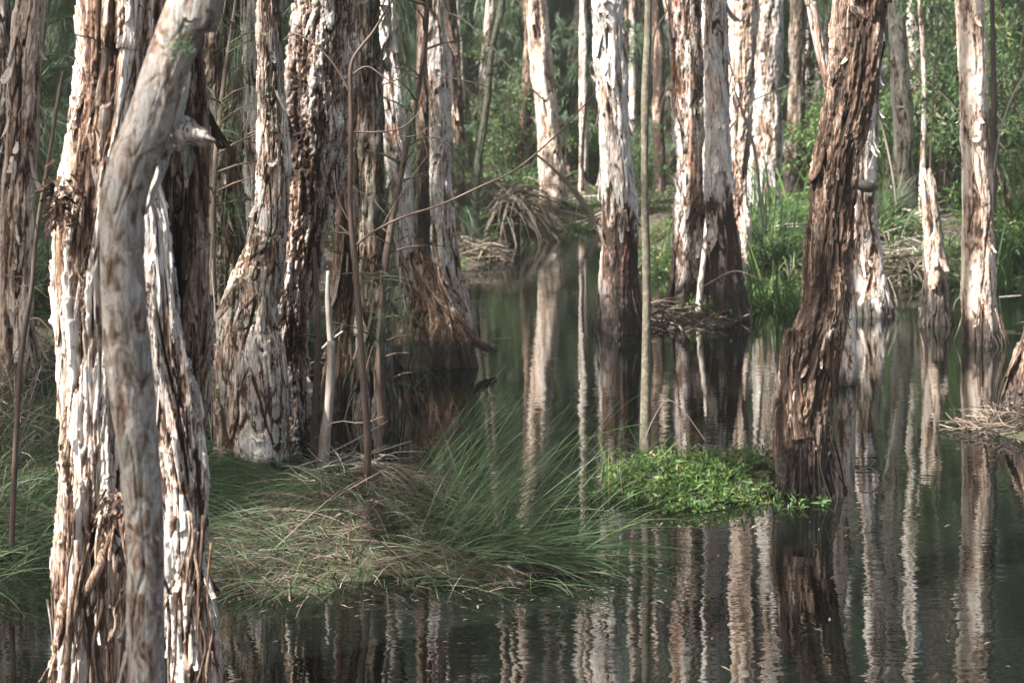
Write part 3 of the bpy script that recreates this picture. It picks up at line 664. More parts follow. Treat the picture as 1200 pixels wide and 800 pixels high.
# --- centre
T('paperbark_tree', 'silvery paperbark in mid water with dark ragged bark below its pale upper trunk', 388,
  [(713, -20, 34), (714, 40, 34), (716, 90, 35), (719, 140, 37), (722, 190, 39), (724, 240, 41), (725, 290, 43), (726, 340, 47), (727, 390, 54)], MB['palelow'], 65, hf=0.80, top=10, crown=2, rough=.95, peels=70, curl=.25, Lr=(.05, .3))
T('paperbark_tree', 'red brown flaking trunk, left one of the pair with a dead limb leaning on it', 366,
  [(802, -20, 36), (803, 40, 37), (806, 90, 37), (810, 140, 37), (812, 190, 38), (812, 240, 42), (812, 300, 46), (812, 340, 54), (812, 368, 64)], MB['redgrey'], 66, hf=1.20, top=10, crown=0, rough=1.3, peels=90, Lr=(.05, .3), curl=.3)
T('paperbark_tree', 'right one of the mid water pair, bright pale above and dark brown below', 364,
  [(836, -20, 30), (838, 40, 30), (841, 90, 28), (842, 140, 27), (843, 190, 30), (846, 240, 34), (850, 300, 38), (853, 340, 44), (856, 370, 50)], MB['palelow'], 67, hf=0.75, Y=11.6, top=10, crown=1, rough=1., peels=40)
T('paperbark_tree', 'cream and brown trunk behind the right side of the mid water pair', 0,
  [(874, -20, 36), (873, 30, 33), (871, 80, 30), (868, 140, 27), (866, 200, 26), (866, 260, 28), (866, 320, 34)], MB['smooth'], 68, Y=13.2, top=10, crown=2, rough=1.2, peels=40, zbase=.05)
T('paperbark_tree', 'wide weathered grey trunk beyond the sedge on the right bank', 0,
  [(900, -20, 38), (899, 80, 36), (898, 160, 36), (898, 230, 38), (898, 290, 42)], MB['greyhaze'], 69, Y=16.5, top=11, crown=0, cs=1.2, peels=16, zbase=.25)
T('paperbark_tree', 'dark grey trunk with a rusty scar left of the big leaning trunk', 0,
  [(938, -20, 20), (936, 40, 20), (934, 100, 20), (931, 160, 22), (928, 230, 26)], MB['darkb'], 70, Y=19.5, top=11, crown=1, cs=1.2, zbase=.3)
# dead limb leaning on the pair
b = Bag(); Yp = G(815, 366)[1]-.22
tube(b, [[*P(833, 232, Yp), .016*1.2], [*P(829, 262, Yp-.03), .018], [*P(825, 300, Yp-.06), .018], [*P(820, 345, Yp-.1), .021], [*P(818, 385, Yp-.12), .024]], 12, .02, .95)
tag(b.build('dead_limb', M['greytwig'], origin=P(820, 380, Yp-.1)), 'bare grey dead limb leaning against the red brown flaking trunk', 'branch')
# --- big leaning dark tree
lt, lb, _, LY = T('paperbark_tree', 'big leaning dark brown trunk rising from the end of the leafy islet', 575,
  [(1014, -20, 58), (1010, 0, 56), (1007, 40, 56), (1002, 80, 56), (992, 130, 53), (983, 170, 52), (978, 210, 51), (975, 250, 53), (972, 300, 54), (968, 350, 56), (958, 400, 64), (950, 450, 66), (944, 500, 68), (944, 540, 66), (945, 580, 70)], MB['brown'], 71, vf=.8, hf=1.5, top=8, crown=2, cs=1.1, rough=1.1, lobes=.12, plates=1.0, peels=60, Lr=(.02, .09), Wr=(.005, .018), curl=.2)
column(lt, lb, 'broken_stub', [(929, 381, 17), (928, 400, 20), (926, 430, 22), (930, 465, 26), (938, 510, 30)], LY-.06, MB['brown'], 72, rough=1.2, lobes=.2, top_rag=True)
T('paperbark_tree', 'bare white stem slanting down behind the big leaning dark trunk', 0,
  [(944, -20, 12), (950, 5, 13), (957, 40, 14), (966, 75, 16), (972, 105, 13), (978, 150, 14), (986, 220, 18), (990, 320, 24)], MB['pale'], 73, Y=9.2, top=8, rough=.4, plates=.4)
T('paperbark_tree', 'cream ridged trunk flaring at the waterline right behind the leaning dark trunk', 368,
  [(1026, -20, 18), (1024, 60, 20), (1020, 120, 21), (1016, 170, 23), (1014, 220, 27), (1013, 270, 31), (1014, 310, 36), (1018, 340, 44), (1021, 370, 54)], MB['pale'], 74, hf=1.00, top=10, crown=1, rough=1.3, lobes=.2, peels=40, twist=.6, flare=.15)
b = Bag(); c0 = P(1014, 218, 11.4)
tube(b, [[*P(1000, 215, 11.25), .02], [*P(1008, 216, 11.2), .035], [*P(1018, 219, 11.2), .04], [*P(1027, 220, 11.3), .012]], 12, .02, .2, .01, 3)
tag(b.build('bracket_fungus', M['darkbranch'], origin=c0), 'dark grey bracket fungus shelf on the cream ridged trunk', 'fungus')
T('paperbark_tree', 'smooth grey and white trunk on the right bank between two pale stems', 0,
  [(1051, -20, 22), (1053, 40, 22), (1055, 90, 22), (1058, 140, 23), (1060, 190, 24), (1062, 250, 28)], MB['greyhaze'], 75, Y=17.5, top=12, crown=2, cs=1.2, rough=.7, peels=10, zbase=.2)
T('paperbark_tree', 'sunlit cream trunk just right of the smooth grey trunk', 0,
  [(1068, -20, 14), (1070, 40, 15), (1074, 90, 16), (1076, 130, 15), (1073, 180, 12), (1074, 240, 14)], MB['pale'], 76, Y=19, top=11, crown=0, cs=1.2, rough=.6, zbase=.25)
T('paperbark_tree', 'very thin white stem in front of the sunlit cream trunk', 0,
  [(1076, -20, 6), (1080, 30, 6), (1083, 100, 5), (1082, 160, 6), (1080, 240, 8)], MB['pale'], 77, Y=16, top=9, rough=.3, plates=.3, zbase=.15)
T('paperbark_stump', 'weathered grey broken stump with a black foot standing in the right hand water', 380,
  [(1085, 196, 9), (1086, 206, 15), (1088, 222, 19), (1091, 260, 22), (1094, 300, 24), (1097, 335, 26), (1098, 355, 28), (1098, 382, 30)], bark_mat('bark_stump', .10, contrast=.6, grey=.5, greyc=(.38, .34, .30), wet=.30, wetn=.03, pale=(.50, .43, .37), cream=(.45, .37, .30)), 78, rough=.6, broken=True, cat='stump')
T('paperbark_tree', 'smooth tan trunk standing alone in open water near the right edge', 402,
  [(1135, -20, 33), (1136, 20, 33), (1139, 70, 34), (1142, 120, 35), (1145, 170, 35), (1146, 220, 36), (1148, 270, 37), (1149, 320, 39), (1150, 360, 42), (1151, 403, 47)], MB['smooth'], 79, hf=0.70, top=9, crown=0, rough=.65, lobes=.07, peels=14, Lr=(.03, .1))
T('paperbark_tree', 'thin brown stem hidden behind the right side of the smooth tan trunk', 0,
  [(1162, -20, 6), (1164, 60, 6), (1165, 140, 7), (1163, 240, 9), (1162, 320, 10)], M['brownstem'], 80, Y=13.5, top=7, rough=.4, zbase=.1)
T('paperbark_stump', 'leaning brown stump cut off by the right edge above a litter raft', 492,
  [(1216, 380, 26), (1210, 410, 34), (1205, 440, 44), (1204, 470, 56), (1206, 496, 66)], MB['brown'], 81, rough=1.2, lobes=.18, broken=True, cat='stump', peels=16)
T('sapling', 'straight thin pole speckled with lichen between the silvery trunk and the pair', 527,
  [(760, -20, 9), (759, 40, 9), (757, 100, 10), (756, 170, 9), (756, 240, 10), (757, 310, 11), (757, 380, 11), (757, 450, 12), (757, 528, 15)], M['mosspole'], 82, top=5, rough=.35, lobes=.1, plates=.3)

# --- far trunks in the thicket (each its own tree)
rng = np.random.RandomState(77)
far_label = 'slender half hidden trunk deep in the hazy green thicket beyond the water'
far_px = [(60, 24), (68, 30), (115, 28), (240, 30), (345, 26), (395, 34), (470, 30), (548, 27), (600, 30), (612, 36), (675, 30), (690, 38), (737, 26), (745, 33), (775, 30), (790, 40),
          (820, 30), (885, 34), (915, 30), (955, 26), (965, 38), (1035, 30), (1048, 40), (1095, 28), (1105, 36), (1125, 30), (1175, 30), (1190, 38), (1030, 24), (660, 44), (570, 42), (430, 26), (500, 38), (555, 24), (583, 33), (630, 40), (652, 27), (668, 34), (705, 28), (750, 24), (768, 38), (600, 46), (645, 36), (690, 45), (860, 36), (950, 33), (1015, 36), (1068, 33), (1115, 44), (1165, 44)]
far_px += [(int(q), float(y)) for q, y in zip(rng.permutation(np.linspace(70, 1190, 44)), np.linspace(24, 50, 44))]
far_px += [(541, 22), (563, 21), (603, 23), (614, 20.5), (668, 22), (684, 20), (699, 23), (741, 21), (772, 20), (783, 23), (889, 21), (1008, 21), (1107, 20), (1120, 23), (1030, 22), (968, 21)]
for i, (px, Yf) in enumerate(far_px):
    ln = rng.normal()*8
    x0 = P(px, 200, Yf)[0]; zb = float(hz(x0, Yf)[0])-.05
    wd = rng.uniform(*((.14, .34) if i < len(far_px)-16 else (.09, .17)))*FP/Yf
    T('paperbark_tree', far_label, 0, [(px+ln, -20, wd*.85), (px+ln*.6+rng.normal()*3, 60, wd*.9), (px+ln*.2, 130, wd), (px-ln*.2, 200, wd*1.1), (px, 80+FP*(CAM_H-zb)/Yf, wd*1.25)],
      [MB['greyhaze'], MB['pale'], MB['brown'], MB['smooth'], MB['pale']][i % 5], 200+i, Y=Yf, top=12+rng.uniform(-1, 2), crown=(i % 3 if i % 4 == 0 else None), cs=1.25, rough=.8, group='slender trunks in the background thicket', hires=.7, zbase=zb)

# ------------------------------------------------------------------ off-frame trees added round the swamp, crowns placed to dapple the sun
rng = np.random.RandomState(5)
ring = [(-6.4, 4.6), (-8.6, 5.4), (-3.6, -2.5), (-10.5, -.5), (-7.6, 10.5), (-9.8, 6.8), (-2.4, -3.6), (-6.5, -2.6), (-10.5, 13), (-1.2, -7), (-11, 3),
        (3.6, 4.2), (5.6, 8.2), (2.2, -2.5), (-9, 20), (9.0, 8.2)]
for i, (x, y) in enumerate(ring):
    root = empty('paperbark_tree', (x, y, 0), 'tall leafy crowned paperbark added beyond the picture edges to dapple the sunlight', 'tree', 'off-frame trees added to dapple the sun')
    rows = np.array([[x, y, -.3, .17], [x+.05, y, 1.5, .14], [x+.15*math.sin(i), y+.1, 4, .12], [x+.2*math.sin(i), y-.1, 7, .09], [x+.1, y, 8.5, .06]])
    V, F, lay, _ = bark_tube(rows, 400+i, 36, .05, .1, 4, origin=(x, y, 0))
    mesh_np('trunk', V, F, [MB['pale'], MB['redgrey'], MB['brown']][i % 3], root, {'layer': lay})
    add_crown(root, (.15*math.sin(i), 0, rng.uniform(5.5, 8)), i % 3, rng.uniform(1.15, 1.5))

# ------------------------------------------------------------------ she-oaks: drooping needle foliage
def make_sheoak(seed, h=5., nspray=520, nw=.006, spread=1.15, per=26):
    rng = np.random.RandomState(seed); tb = Bag(); nb = Bag()
    n = 7; zz = np.linspace(0, h, n)
    path = np.stack([.16*np.sin(zz*1.1+seed)*zz/h*2, .12*np.cos(zz*1.4+seed)*zz/h*2, zz, np.linspace(.045, .008, n)*h/5], 1)
    tube(tb, path, 7, .1, .5)
    cen = []
    for k in range(46):
        z0 = rng.uniform(.10, .98)*h; p = np.array([np.interp(z0, zz, path[:, 0]), np.interp(z0, zz, path[:, 1]), z0])
        az = rng.uniform(0, 2*np.pi); L = spread*(1-.55*z0/h)*rng.uniform(.5, 1.1)
        e = p+np.array([math.cos(az)*L, math.sin(az)*L, rng.uniform(.05, .45)*L])
        mid = p+(e-p)*.5+np.array([0, 0, .12*L])
        q = np.linspace(0, 1, 5)[:, None]; c = bez(p, mid, e, q)
        tube(tb, np.hstack([c, np.linspace(.011, .003, 5)[:, None]*h/5]), 4, .12, .5)
        m = nspray//46
        t = rng.uniform(.15, 1.05, m)[:, None]; cen.append(bez(p, mid, e, t)+rng.normal(size=(m, 3))*.10*spread)
    cen = np.concatenate(cen); N = len(cen)*per; ci = np.repeat(np.arange(len(cen)), per)
    ax = norm(sph(rng, len(cen))+[[0, 0, -.5]])
    d = norm(ax[ci]+.55*sph(rng, N))
    ribbons(nb, cen[ci]+rng.normal(size=(N, 3))*.02, d, rng.uniform(.12, .30, N), np.full(N, nw), rng.uniform(.2, .9, N), 2,
            np.clip(rng.uniform(.15, .85, len(cen))[ci]+rng.normal(size=N)*.1, 0, 1), rng=rng)
    root = empty('she_oak', (0, 0, 0), '', 'tree')
    tb.build('trunk', M['brownstem'], root); nb.build('foliage', M['needle'], root)
    return root
SO = [make_sheoak(1, 5.5, 900, .009, 1.3), make_sheoak(2, 4.2, 800, .008, 1.2), make_sheoak(3, 7.5, 1100, .012, 1.7)]
SN = make_sheoak(4, 3.4, 420, .0030, .6, 24)      # fine one for close by
used = set()
def put(src, x, y, s=1., rz=0., label='', group=None, z=None, cat=None):
    if z is None: z = float(hz(x, y)[0])-.03
    if src.name in used: o = copy_tree(src)
    else: o = src; used.add(src.name)
    o.location = (x, y, max(z, -.2)); o.scale = (s,)*3; o.rotation_euler = (0, 0, rz)
    o['label'] = label
    if group: o['group'] = group
    elif 'group' in o: del o['group']
    if cat: o['category'] = cat
    return o
rng = np.random.RandomState(9)
near = [(262, 9.3, .8, 'wispy she-oak hanging fine green needles over the broad dark grey trunk'), (415, 10.2, .75, 'wispy she-oak with needles crossing the rust brown and dark shaded trunks'),
        (475, 12.5, .9, 'wispy she-oak filling the gap left of the pale grey trunk'), (236, 9.8, .9, 'small she-oak low behind the broad dark grey trunk'), (70, 10.4, .95, 'she-oak showing between the left edge trunk and the big front tree')]
for px, Y, s, lb in near: put(SN, P(px, 300, Y)[0], Y, s, rng.uniform(0, 6), lb)
SW = make_sheoak(6, 3.2, 92, .0018, .46, 13)
for px, Y, s, lb in [(452, 8.15, .9, 'thin she-oak sapling veiling the dark shaded trunk with sparse needles'), (268, 7.55, .85, 'thin she-oak sapling veiling the gap left of the lichen trunk')]: put(SW, P(px, 300, Y)[0], Y, s, rng.uniform(0, 6), lb)
gl = 'feathery she-oak with drooping grey green needles in the thicket behind the water'
k = 0
for Y0, n, sc_ in ((15.5, 5, .8), (20.5, 12, .75), (24, 14, .95), (29, 15, 1.15), (35, 15, 1.4), (43, 14, 1.8)):
    for j in range(n):
        Y = Y0+rng.uniform(-1.5, 1.8); half = .38*Y
        x = -half+2*half*(j+.5+rng.uniform(-.35, .35))/n
        if Y0 < 17: x = -abs(x)*.5-1.6*rng.uniform(.9, 1.7)
        if float(hz(x, Y)[0]) < 0 or (Y < 20.5 and -.03 < x/Y < .06): continue
        put(SO[k % 3], x, Y, sc_*rng.uniform(.75, 1.25), rng.uniform(0, 6), gl, 'she-oaks in the background thicket'); k += 1

# far woodland seen only as one mass
b = Bag(); rng = np.random.RandomState(31); n = 42000
Y = rng.uniform(48, 85, n); X0 = rng.uniform(-1, 1, n)*Y*.75
ck = noise(X0*.22, Y*.22, 0, 40); zc = (rng.uniform(0, 1, n)**1.3)*(22+9*ck)
leaves(b, np.stack([X0, Y, zc], 1), norm(sph(rng, n)+[[0, 0, -.8]]), norm(sph(rng, n)+[[0, -.8, .3]]), rng.uniform(.5, 1.2, n), rng.uniform(.18, .40, n),
       np.clip(.5+.5*noise(X0*.35, Y*.3, zc*.35, 41)+rng.normal(size=n)*.15, 0, 1))
tag(b.build('far_woodland', M['needle']), kind='stuff')

# ------------------------------------------------------------------ tussocks, bushes, dead skirts
def make_tussock(seed, n=170, L=(.6, 1.1), W=.012, mat='mid', dead=90, spread=.10, name='sedge_tussock'):
    rng = np.random.RandomState(seed); root = empty(name, (0, 0, 0), '', 'grass clump')
    b = Bag(); az = rng.uniform(0, 2*np.pi, n); el = rng.uniform(.7, 1.45, n)
    d = np.stack([np.cos(az)*np.cos(el), np.sin(az)*np.cos(el), np.sin(el)], 1)
    ribbons(b, rng.normal(size=(n, 3))*[spread, spread, .01], d, rng.uniform(*L, n), rng.uniform(.6, 1.3, n)*W, rng.uniform(.25, .95, n), 7, rng.uniform(0, .86, n), rng=rng)
    b.build('blades', M[mat], root)
    if dead:
        b = Bag(); az = rng.uniform(0, 2*np.pi, dead); el = rng.uniform(.1, .8, dead)
        d = np.stack([np.cos(az)*np.cos(el), np.sin(az)*np.cos(el), np.sin(el)], 1)
        ribbons(b, rng.normal(size=(dead, 3))*[spread, spread, .02]+[[0, 0, .06]], d, rng.uniform(L[0]*.6, L[1]*.8, dead), rng.uniform(.6, 1.3, dead)*W, rng.uniform(.6, 1.2, dead), 6, rng.uniform(0, 1, dead), rng=rng)
        b.build('dead_blades', M['straw'], root)
    return root
def make_skirt(seed, n=260, h=.55, flat=False):
    rng = np.random.RandomState(seed); root = empty('dead_sedge_skirt', (0, 0, 0), '', 'dead fronds'); b = Bag()
    az = rng.uniform(0, 2*np.pi, n); el = rng.uniform(-.1, .9, n) if not flat else rng.uniform(-.25, .35, n)
    d = np.stack([np.cos(az)*np.cos(el), np.sin(az)*np.cos(el), np.sin(el)], 1)
    z = rng.uniform(.55, 1, n)*h if not flat else rng.uniform(.15, 1, n)*h
    ribbons(b, np.stack([rng.normal(size=n)*.07, rng.normal(size=n)*.07, z], 1), d, rng.uniform(.45, .95, n), rng.uniform(.008, .020, n), rng.uniform(.5, 1.1, n)*(.4 if flat else 1), 7, rng.uniform(.05, .85, n)**1.2, rng=rng)
    b.build('dead_blades', M['straw'], root)
    tb = Bag(); tube(tb, [[0, 0, -.1, .10], [0, 0, h*.5, .09], [0, 0, h*.95, .05]], 9, .05, .3); tb.build('stem', M['darkbranch'], root)
    return root
def make_bush(seed, h=1.5, rad=.8, ncl=70, per=45, mat='mid', ll=(.035, .08), lw=(.010, .02), name='leafy_bush'):
    rng = np.random.RandomState(seed); root = empty(name, (0, 0, 0), '', 'bush'); tb = Bag(); b = Bag(); cen = []
    for k in range(16):
        az = rng.uniform(0, 2*np.pi); r = rad*rng.uniform(.3, 1); e = np.array([math.cos(az)*r, math.sin(az)*r, h*rng.uniform(.45, 1)])
        q = np.linspace(0, 1, 6)[:, None]; mid = np.array([e[0]*.3, e[1]*.3, e[2]*.75]); c = bez(np.zeros(3), mid, e, q)
        tube(tb, np.hstack([c, np.linspace(.012, .003, 6)[:, None]]), 4, .1, .5)
        m = max(1, ncl//16); t = rng.uniform(.3, 1.1, m)[:, None]; cen.append(bez(np.zeros(3), mid, e, t)+rng.normal(size=(m, 3))*.09*rad)
    cen = np.concatenate(cen); N = len(cen)*per; ci = np.repeat(np.arange(len(cen)), per)
    pos = cen[ci]+sph(rng, N)*rng.uniform(.02, .19, (N, 1))*rad; pos[:, 2] = np.maximum(pos[:, 2], .02)
    leaves(b, pos, norm(sph(rng, N)+[[0, 0, -.5]]), norm(sph(rng, N)+[[0, 0, 1.]]), rng.uniform(*ll, N), rng.uniform(*lw, N), np.clip(rng.uniform(.1, .8, len(cen))[ci]+rng.normal(size=N)*.15, 0, .95))
    tb.build('stems', M['brownstem'], root); b.build('leaves', M[mat], root)
    return root
TU = [make_tussock(61), make_tussock(62, 210, (.8, 1.4), .014), make_tussock(63, 120, (.4, .8), .009, 'bright', 20), make_tussock(69, 130, (.6, 1.15), .017, 'bright', 40)]
SK = [make_skirt(64), make_skirt(65, 240, .45, True)]
BU = [make_bush(66), make_bush(67, 1.1, .9, 90, 50, 'bright', (.05, .10), (.014, .028)), make_bush(68, 2.2, 1.0, 110, 50, 'mid', (.05, .11), (.012, .026))]
rng = np.random.RandomState(15)
def putp(src, px, Y, s, label, group=None, **k): return put(src, P(px, 200, Y)[0], Y, s, rng.uniform(0, 6), label, group, **k)
putp(SK[0], 598, 16.9, 1.05, 'brown skirt of dead arching fronds overhanging the far bank left of the leaning far trunk')
putp(SK[0], 575, 17.6, .9, 'smaller brown skirt of dead fronds tucked behind the thin mossy stem')
putp(SK[1], 1060, 13.7, .95, 'reddish layered heap of dead fronds on the right bank behind the broken stump')
putp(SK[1], 1035, 14.4, .8, 'small heap of dead fronds beside the cream ridged trunk')
for px, Y, s, src, lb in [(905, 13.6, .95, 1, 'tall sword leaved sedge clump left of the big leaning trunk'), (930, 12.9, .8, 0, 'mid sized sedge clump nearest the water between the pair and the leaning trunk'),
                      (880, 14.4, .9, 1, 'sword leaved sedge clump behind the cream and brown trunk'), (955, 15.3, .8, 0, 'sedge clump half hidden by the big leaning trunk'),
                      (1030, 15.6, .9, 1, 'sedge clump between the cream ridged trunk and the smooth grey trunk'), (1112, 14.6, .75, 0, 'sedge clump right of the broken stump'),
                      (1185, 14.0, .85, 1, 'dark green sedge clump under the bushes at the right edge'), (1205, 13.1, .6, 0, 'small sedge clump low at the right edge of the water'),
                      (895, 12.3, .95, 3, 'bright arching strap leaved clump at the waterline right of the pair'), (935, 11.9, .8, 3, 'bright strap leaved clump touching the left side of the big leaning trunk'),
                      (912, 15.0, 1.2, 3, 'tall bright strap leaved clump on the bank behind the arching clumps'), (1030, 13.9, .85, 3, 'bright strap leaved clump just right of the cream ridged trunk'),
                      (1125, 13.4, .8, 3, 'bright strap leaved clump left of the smooth tan trunk foot'), (1172, 13.2, .9, 3, 'bright strap leaved clump right of the smooth tan trunk'),
                      (1200, 15.2, 1.25, 3, 'tallest strap leaved clump at the right edge'), (775, 14.6, .6, 3, 'small bright strap leaved clump between the lichen pole and the pair'),
                      (600, 19.3, .9, 1, 'green sedge clump above the brown dead skirt'), (628, 17.8, .55, 2, 'low bright sedge left of the far leaning trunk')]:
    putp(TU[src], px, Y, s, lb)
for px, Y, s, src, lb in [(1182, 16.4, 1.15, 2, 'dense leafy bush with hanging leaves at the right edge'), (1105, 17.6, 1.1, 2, 'leafy bush behind the broken stump'),
                      (1225, 15.2, 1., 0, 'leafy bush cut by the right edge'), (1082, 18.5, 1.15, 1, 'bright lime leaved bush among the pale right bank stems'), (1190, 13.9, .7, 1, 'bright low bush near the water at the right edge'),
                      (1140, 18.2, 1.1, 1, 'bright leafy bush behind the smooth tan trunk'), (585, 20.4, 1.1, 0, 'leafy bush behind the thin mossy stem'), (690, 21.5, .8, 1, 'bright green fern bush right of the far leaning trunk'),
                      (610, 21.6, .75, 1, 'bright bush in the gap left of the far leaning trunk'), (960, 19.3, 1., 1, 'bright bush left of the big leaning trunk'), (1020, 20.4, 1., 0, 'leafy bush behind the big leaning trunk'),
                      (20, 11.6, .8, 0, 'leafy bush behind the left edge trunk'), (120, 12.5, .9, 1, 'bright bush behind the big front tree'), (755, 18.7, .6, 0, 'small bush on the bank behind the lichen pole')]:
    putp(BU[src], px, Y, s, lb)
for i in range(30):
    Y = rng.uniform(22, 42); x = rng.uniform(-.36, .36)*Y
    if float(hz(x, Y)[0]) < 0: continue
    put([BU[0], BU[2], TU[1], BU[1]][i % 4], x, Y, rng.uniform(.9, 1.6), rng.uniform(0, 6), ['leafy shrub in the dim undergrowth far behind the water', 'leafy shrub in the dim undergrowth far behind the water', 'tall sedge clump in the dim undergrowth far behind the water', 'leafy shrub in the dim undergrowth far behind the water'][i % 4], ['shrubs of the far undergrowth', 'shrubs of the far undergrowth', 'sedges of the far undergrowth', 'shrubs of the far undergrowth'][i % 4])
for i in range(26):                                   # left bank undergrowth between the trunks
    Y = rng.uniform(9.2, 17); x = -rng.uniform(.02, .33)*Y
    if float(hz(x, Y)[0]) < .05: continue
    put([TU[0], BU[0], TU[1]][i % 3], x, Y, rng.uniform(.5, .85), rng.uniform(0, 6), ['shaded sedge clump between the left bank trunks', 'shaded low bush between the left bank trunks', 'shaded sedge clump between the left bank trunks'][i % 3], ['sedges of the left bank', 'bushes of the left bank', 'sedges of the left bank'][i % 3])

# ground cover on the banks
def scatter_on(n, rng, xr, yr, cond):
    x = rng.uniform(*xr, n); y = rng.uniform(*yr, n); z = height(x, y); k = cond(x, y, z); return np.stack([x[k], y[k], z[k]], 1)
rng = np.random.RandomState(23)
p = scatter_on(90000, rng, (-3, 7), (9, 24), lambda x, y, z: (z > .005) & (x > -.06*y) & (noise(x*1.1, y*1.1, 0, 60)+.35*noise(x*5, y*5, 0, 61) > -.02))
b = Bag(); N = len(p)
leaves(b, p+rng.uniform(0, .10, (N, 1))*[[0, 0, 1]], norm(sph(rng, N)+[[0, 0, .5]]), norm(sph(rng, N)+[[0, 0, 1.4]]), rng.uniform(.03, .075, N), rng.uniform(.012, .026, N), rng.uniform(.2, 1, N))
q = p[::6]; N = len(q)
ribbons(b, q, norm(sph(rng, N)*.6+[[0, 0, 1]]), rng.uniform(.08, .28, N), rng.uniform(.003, .006, N), rng.uniform(.1, .9, N), 4, rng.uniform(0, 1, N), rng=rng)
tag(b.build('ground_cover', M['bright']), kind='stuff')
p = scatter_on(60000, rng, (-6, 8), (4.5, 24), lambda x, y, z: (z > -.02) & (rng.uniform(size=x.shape) < np.clip(14/y-.3, .1, 1))); N = len(p)
b = Bag()
leaves(b, p+[[0, 0, .008]], norm(sph(rng, N)*[[1, 1, .25]]), norm(sph(rng, N)*.35+[[0, 0, 1.]]), rng.uniform(.03, .09, N), rng.uniform(.006, .018, N), rng.uniform(0, 1, N)**1.4)
q = p[::4]; N = len(q)
ribbons(b, q+[[0, 0, .012]], norm(sph(rng, N)*[[1, 1, .2]]+[[0, 0, .12]]), rng.uniform(.1, .5, N), rng.uniform(.002, .006, N), rng.uniform(.0, .25, N), 4, rng.uniform(.1, 1, N)**1.3, rng=rng)
tag(b.build('leaf_litter', M['straw']), kind='stuff')

# ------------------------------------------------------------------ the sedge hummock in front
def root_in(rng, n, ells, z_off=0.):
    out = []
    w_ = np.array([e[4] for e in ells], float); w_ /= w_.sum()
    idx = rng.choice(len(ells), n, p=w_)
    px = np.empty(n); py = np.empty(n)
    a = rng.uniform(0, 2*np.pi, n); r = np.sqrt(rng.uniform(0, 1, n))
    e = np.array([e[:4] for e in ells])[idx]
    px = e[:, 0]+np.cos(a)*r*e[:, 2]; py = e[:, 1]+np.sin(a)*r*e[:, 3]
    d = np.stack([(px-600)/FP, px*0+1., (80-py)/FP], 1); t = -CAM_H/d[:, 2]
    g = d*t[:, None]; g[:, 2] = np.maximum(height(g[:, 0], g[:, 1]), -.02)+z_off
    return g, px, py
rng = np.random.RandomState(42)
HUM = [(330, 655, 115, 46, 4), (425, 640, 115, 55, 4), (555, 660, 125, 34, 3)]
b = Bag()
n = 1250; g, px, py = root_in(rng, n, HUM)
az = np.where(px < 430, np.pi-.15, -.1)+rng.normal(size=n)*.75; el = rng.uniform(.05, .7, n)
d = np.stack([np.cos(az)*np.cos(el), np.sin(az)*np.cos(el), np.sin(el)], 1)
ribbons(b, g, d, rng.uniform(.2, .5, n), rng.uniform(.0016, .0032, n), rng.uniform(.25, .75, n), 8, rng.uniform(0, .8, n), curl=rng.normal(size=(n, 3))*.05, rng=rng)
n = 650; g, px, py = root_in(rng, n, [(300, 575, 85, 22, 3), (370, 560, 90, 18, 2), (270, 610, 40, 30, 1)])      # the combed green mat behind the front tree
az = np.pi+.25+rng.normal(size=n)*.35; el = rng.uniform(.15, .6, n)
d = np.stack([np.cos(az)*np.cos(el), np.sin(az)*np.cos(el), np.sin(el)], 1)
ribbons(b, g, d, rng.uniform(.35, .8, n), rng.uniform(.002, .004, n), rng.uniform(.3, .65, n), 9, rng.uniform(.1, .8, n), curl=rng.normal(size=(n, 3))*.05, rng=rng)
n = 240; g, px, py = root_in(rng, n, [(585, 655, 85, 18, 3), (520, 640, 60, 20, 2), (680, 650, 50, 14, .7)])   # taller fans leaning up and right over the water
az = rng.choice([.25, 2.6, .0], n)+rng.normal(size=n)*.35; el = rng.uniform(.25, 1.15, n)
d = np.stack([np.cos(az)*np.cos(el), np.sin(az)*np.cos(el), np.sin(el)], 1)
ribbons(b, g, d, rng.uniform(.35, .85, n), rng.uniform(.0016, .0034, n), rng.uniform(.15, .5, n), 9, rng.uniform(.1, .75, n), rng=rng)
n = 230; g, px, py = root_in(rng, n, [(560, 640, 70, 26, 2), (500, 600, 40, 20, 1)])
az = .45+rng.normal(size=n)*.3; el = rng.uniform(.55, 1.0, n); d = np.stack([np.cos(az)*np.cos(el), np.sin(az)*np.cos(el), np.sin(el)], 1)
ribbons(b, g, d, rng.uniform(.4, .75, n), rng.uniform(.0014, .0026, n), rng.uniform(.02, .22, n), 8, rng.uniform(.3, .78, n), rng=rng)
# low mats reaching right across the water
n = 190; g, px, py = root_in(rng, n, [(580, 660, 60, 16, 1)])
az = rng.normal(size=n)*.28-.05; el = rng.uniform(.1, .42, n)
d = np.stack([np.cos(az)*np.cos(el), np.sin(az)*np.cos(el), np.sin(el)], 1)
ribbons(b, g, d, rng.uniform(.35, .8, n), rng.uniform(.0016, .0034, n), rng.uniform(.12, .38, n), 8, rng.uniform(.1, .75, n), rng=rng)
tag(b.build('sedge_grass', M['sedge']), kind='stuff')
b = Bag()
n = 4200; g, px, py = root_in(rng, n, HUM+[(455, 590, 75, 30, 4)])
az = np.where(px < 430, np.pi-.1, 0)+rng.normal(size=n)*.9; el = rng.uniform(-.05, .55, n)
d = np.stack([np.cos(az)*np.cos(el), np.sin(az)*np.cos(el), np.sin(el)], 1)
ribbons(b, g, d, rng.uniform(.12, .42, n), rng.uniform(.0012, .0028, n), rng.uniform(.3, .8, n), 7, rng.uniform(0, 1, n)**2, curl=rng.normal(size=(n, 3))*.08, rng=rng)
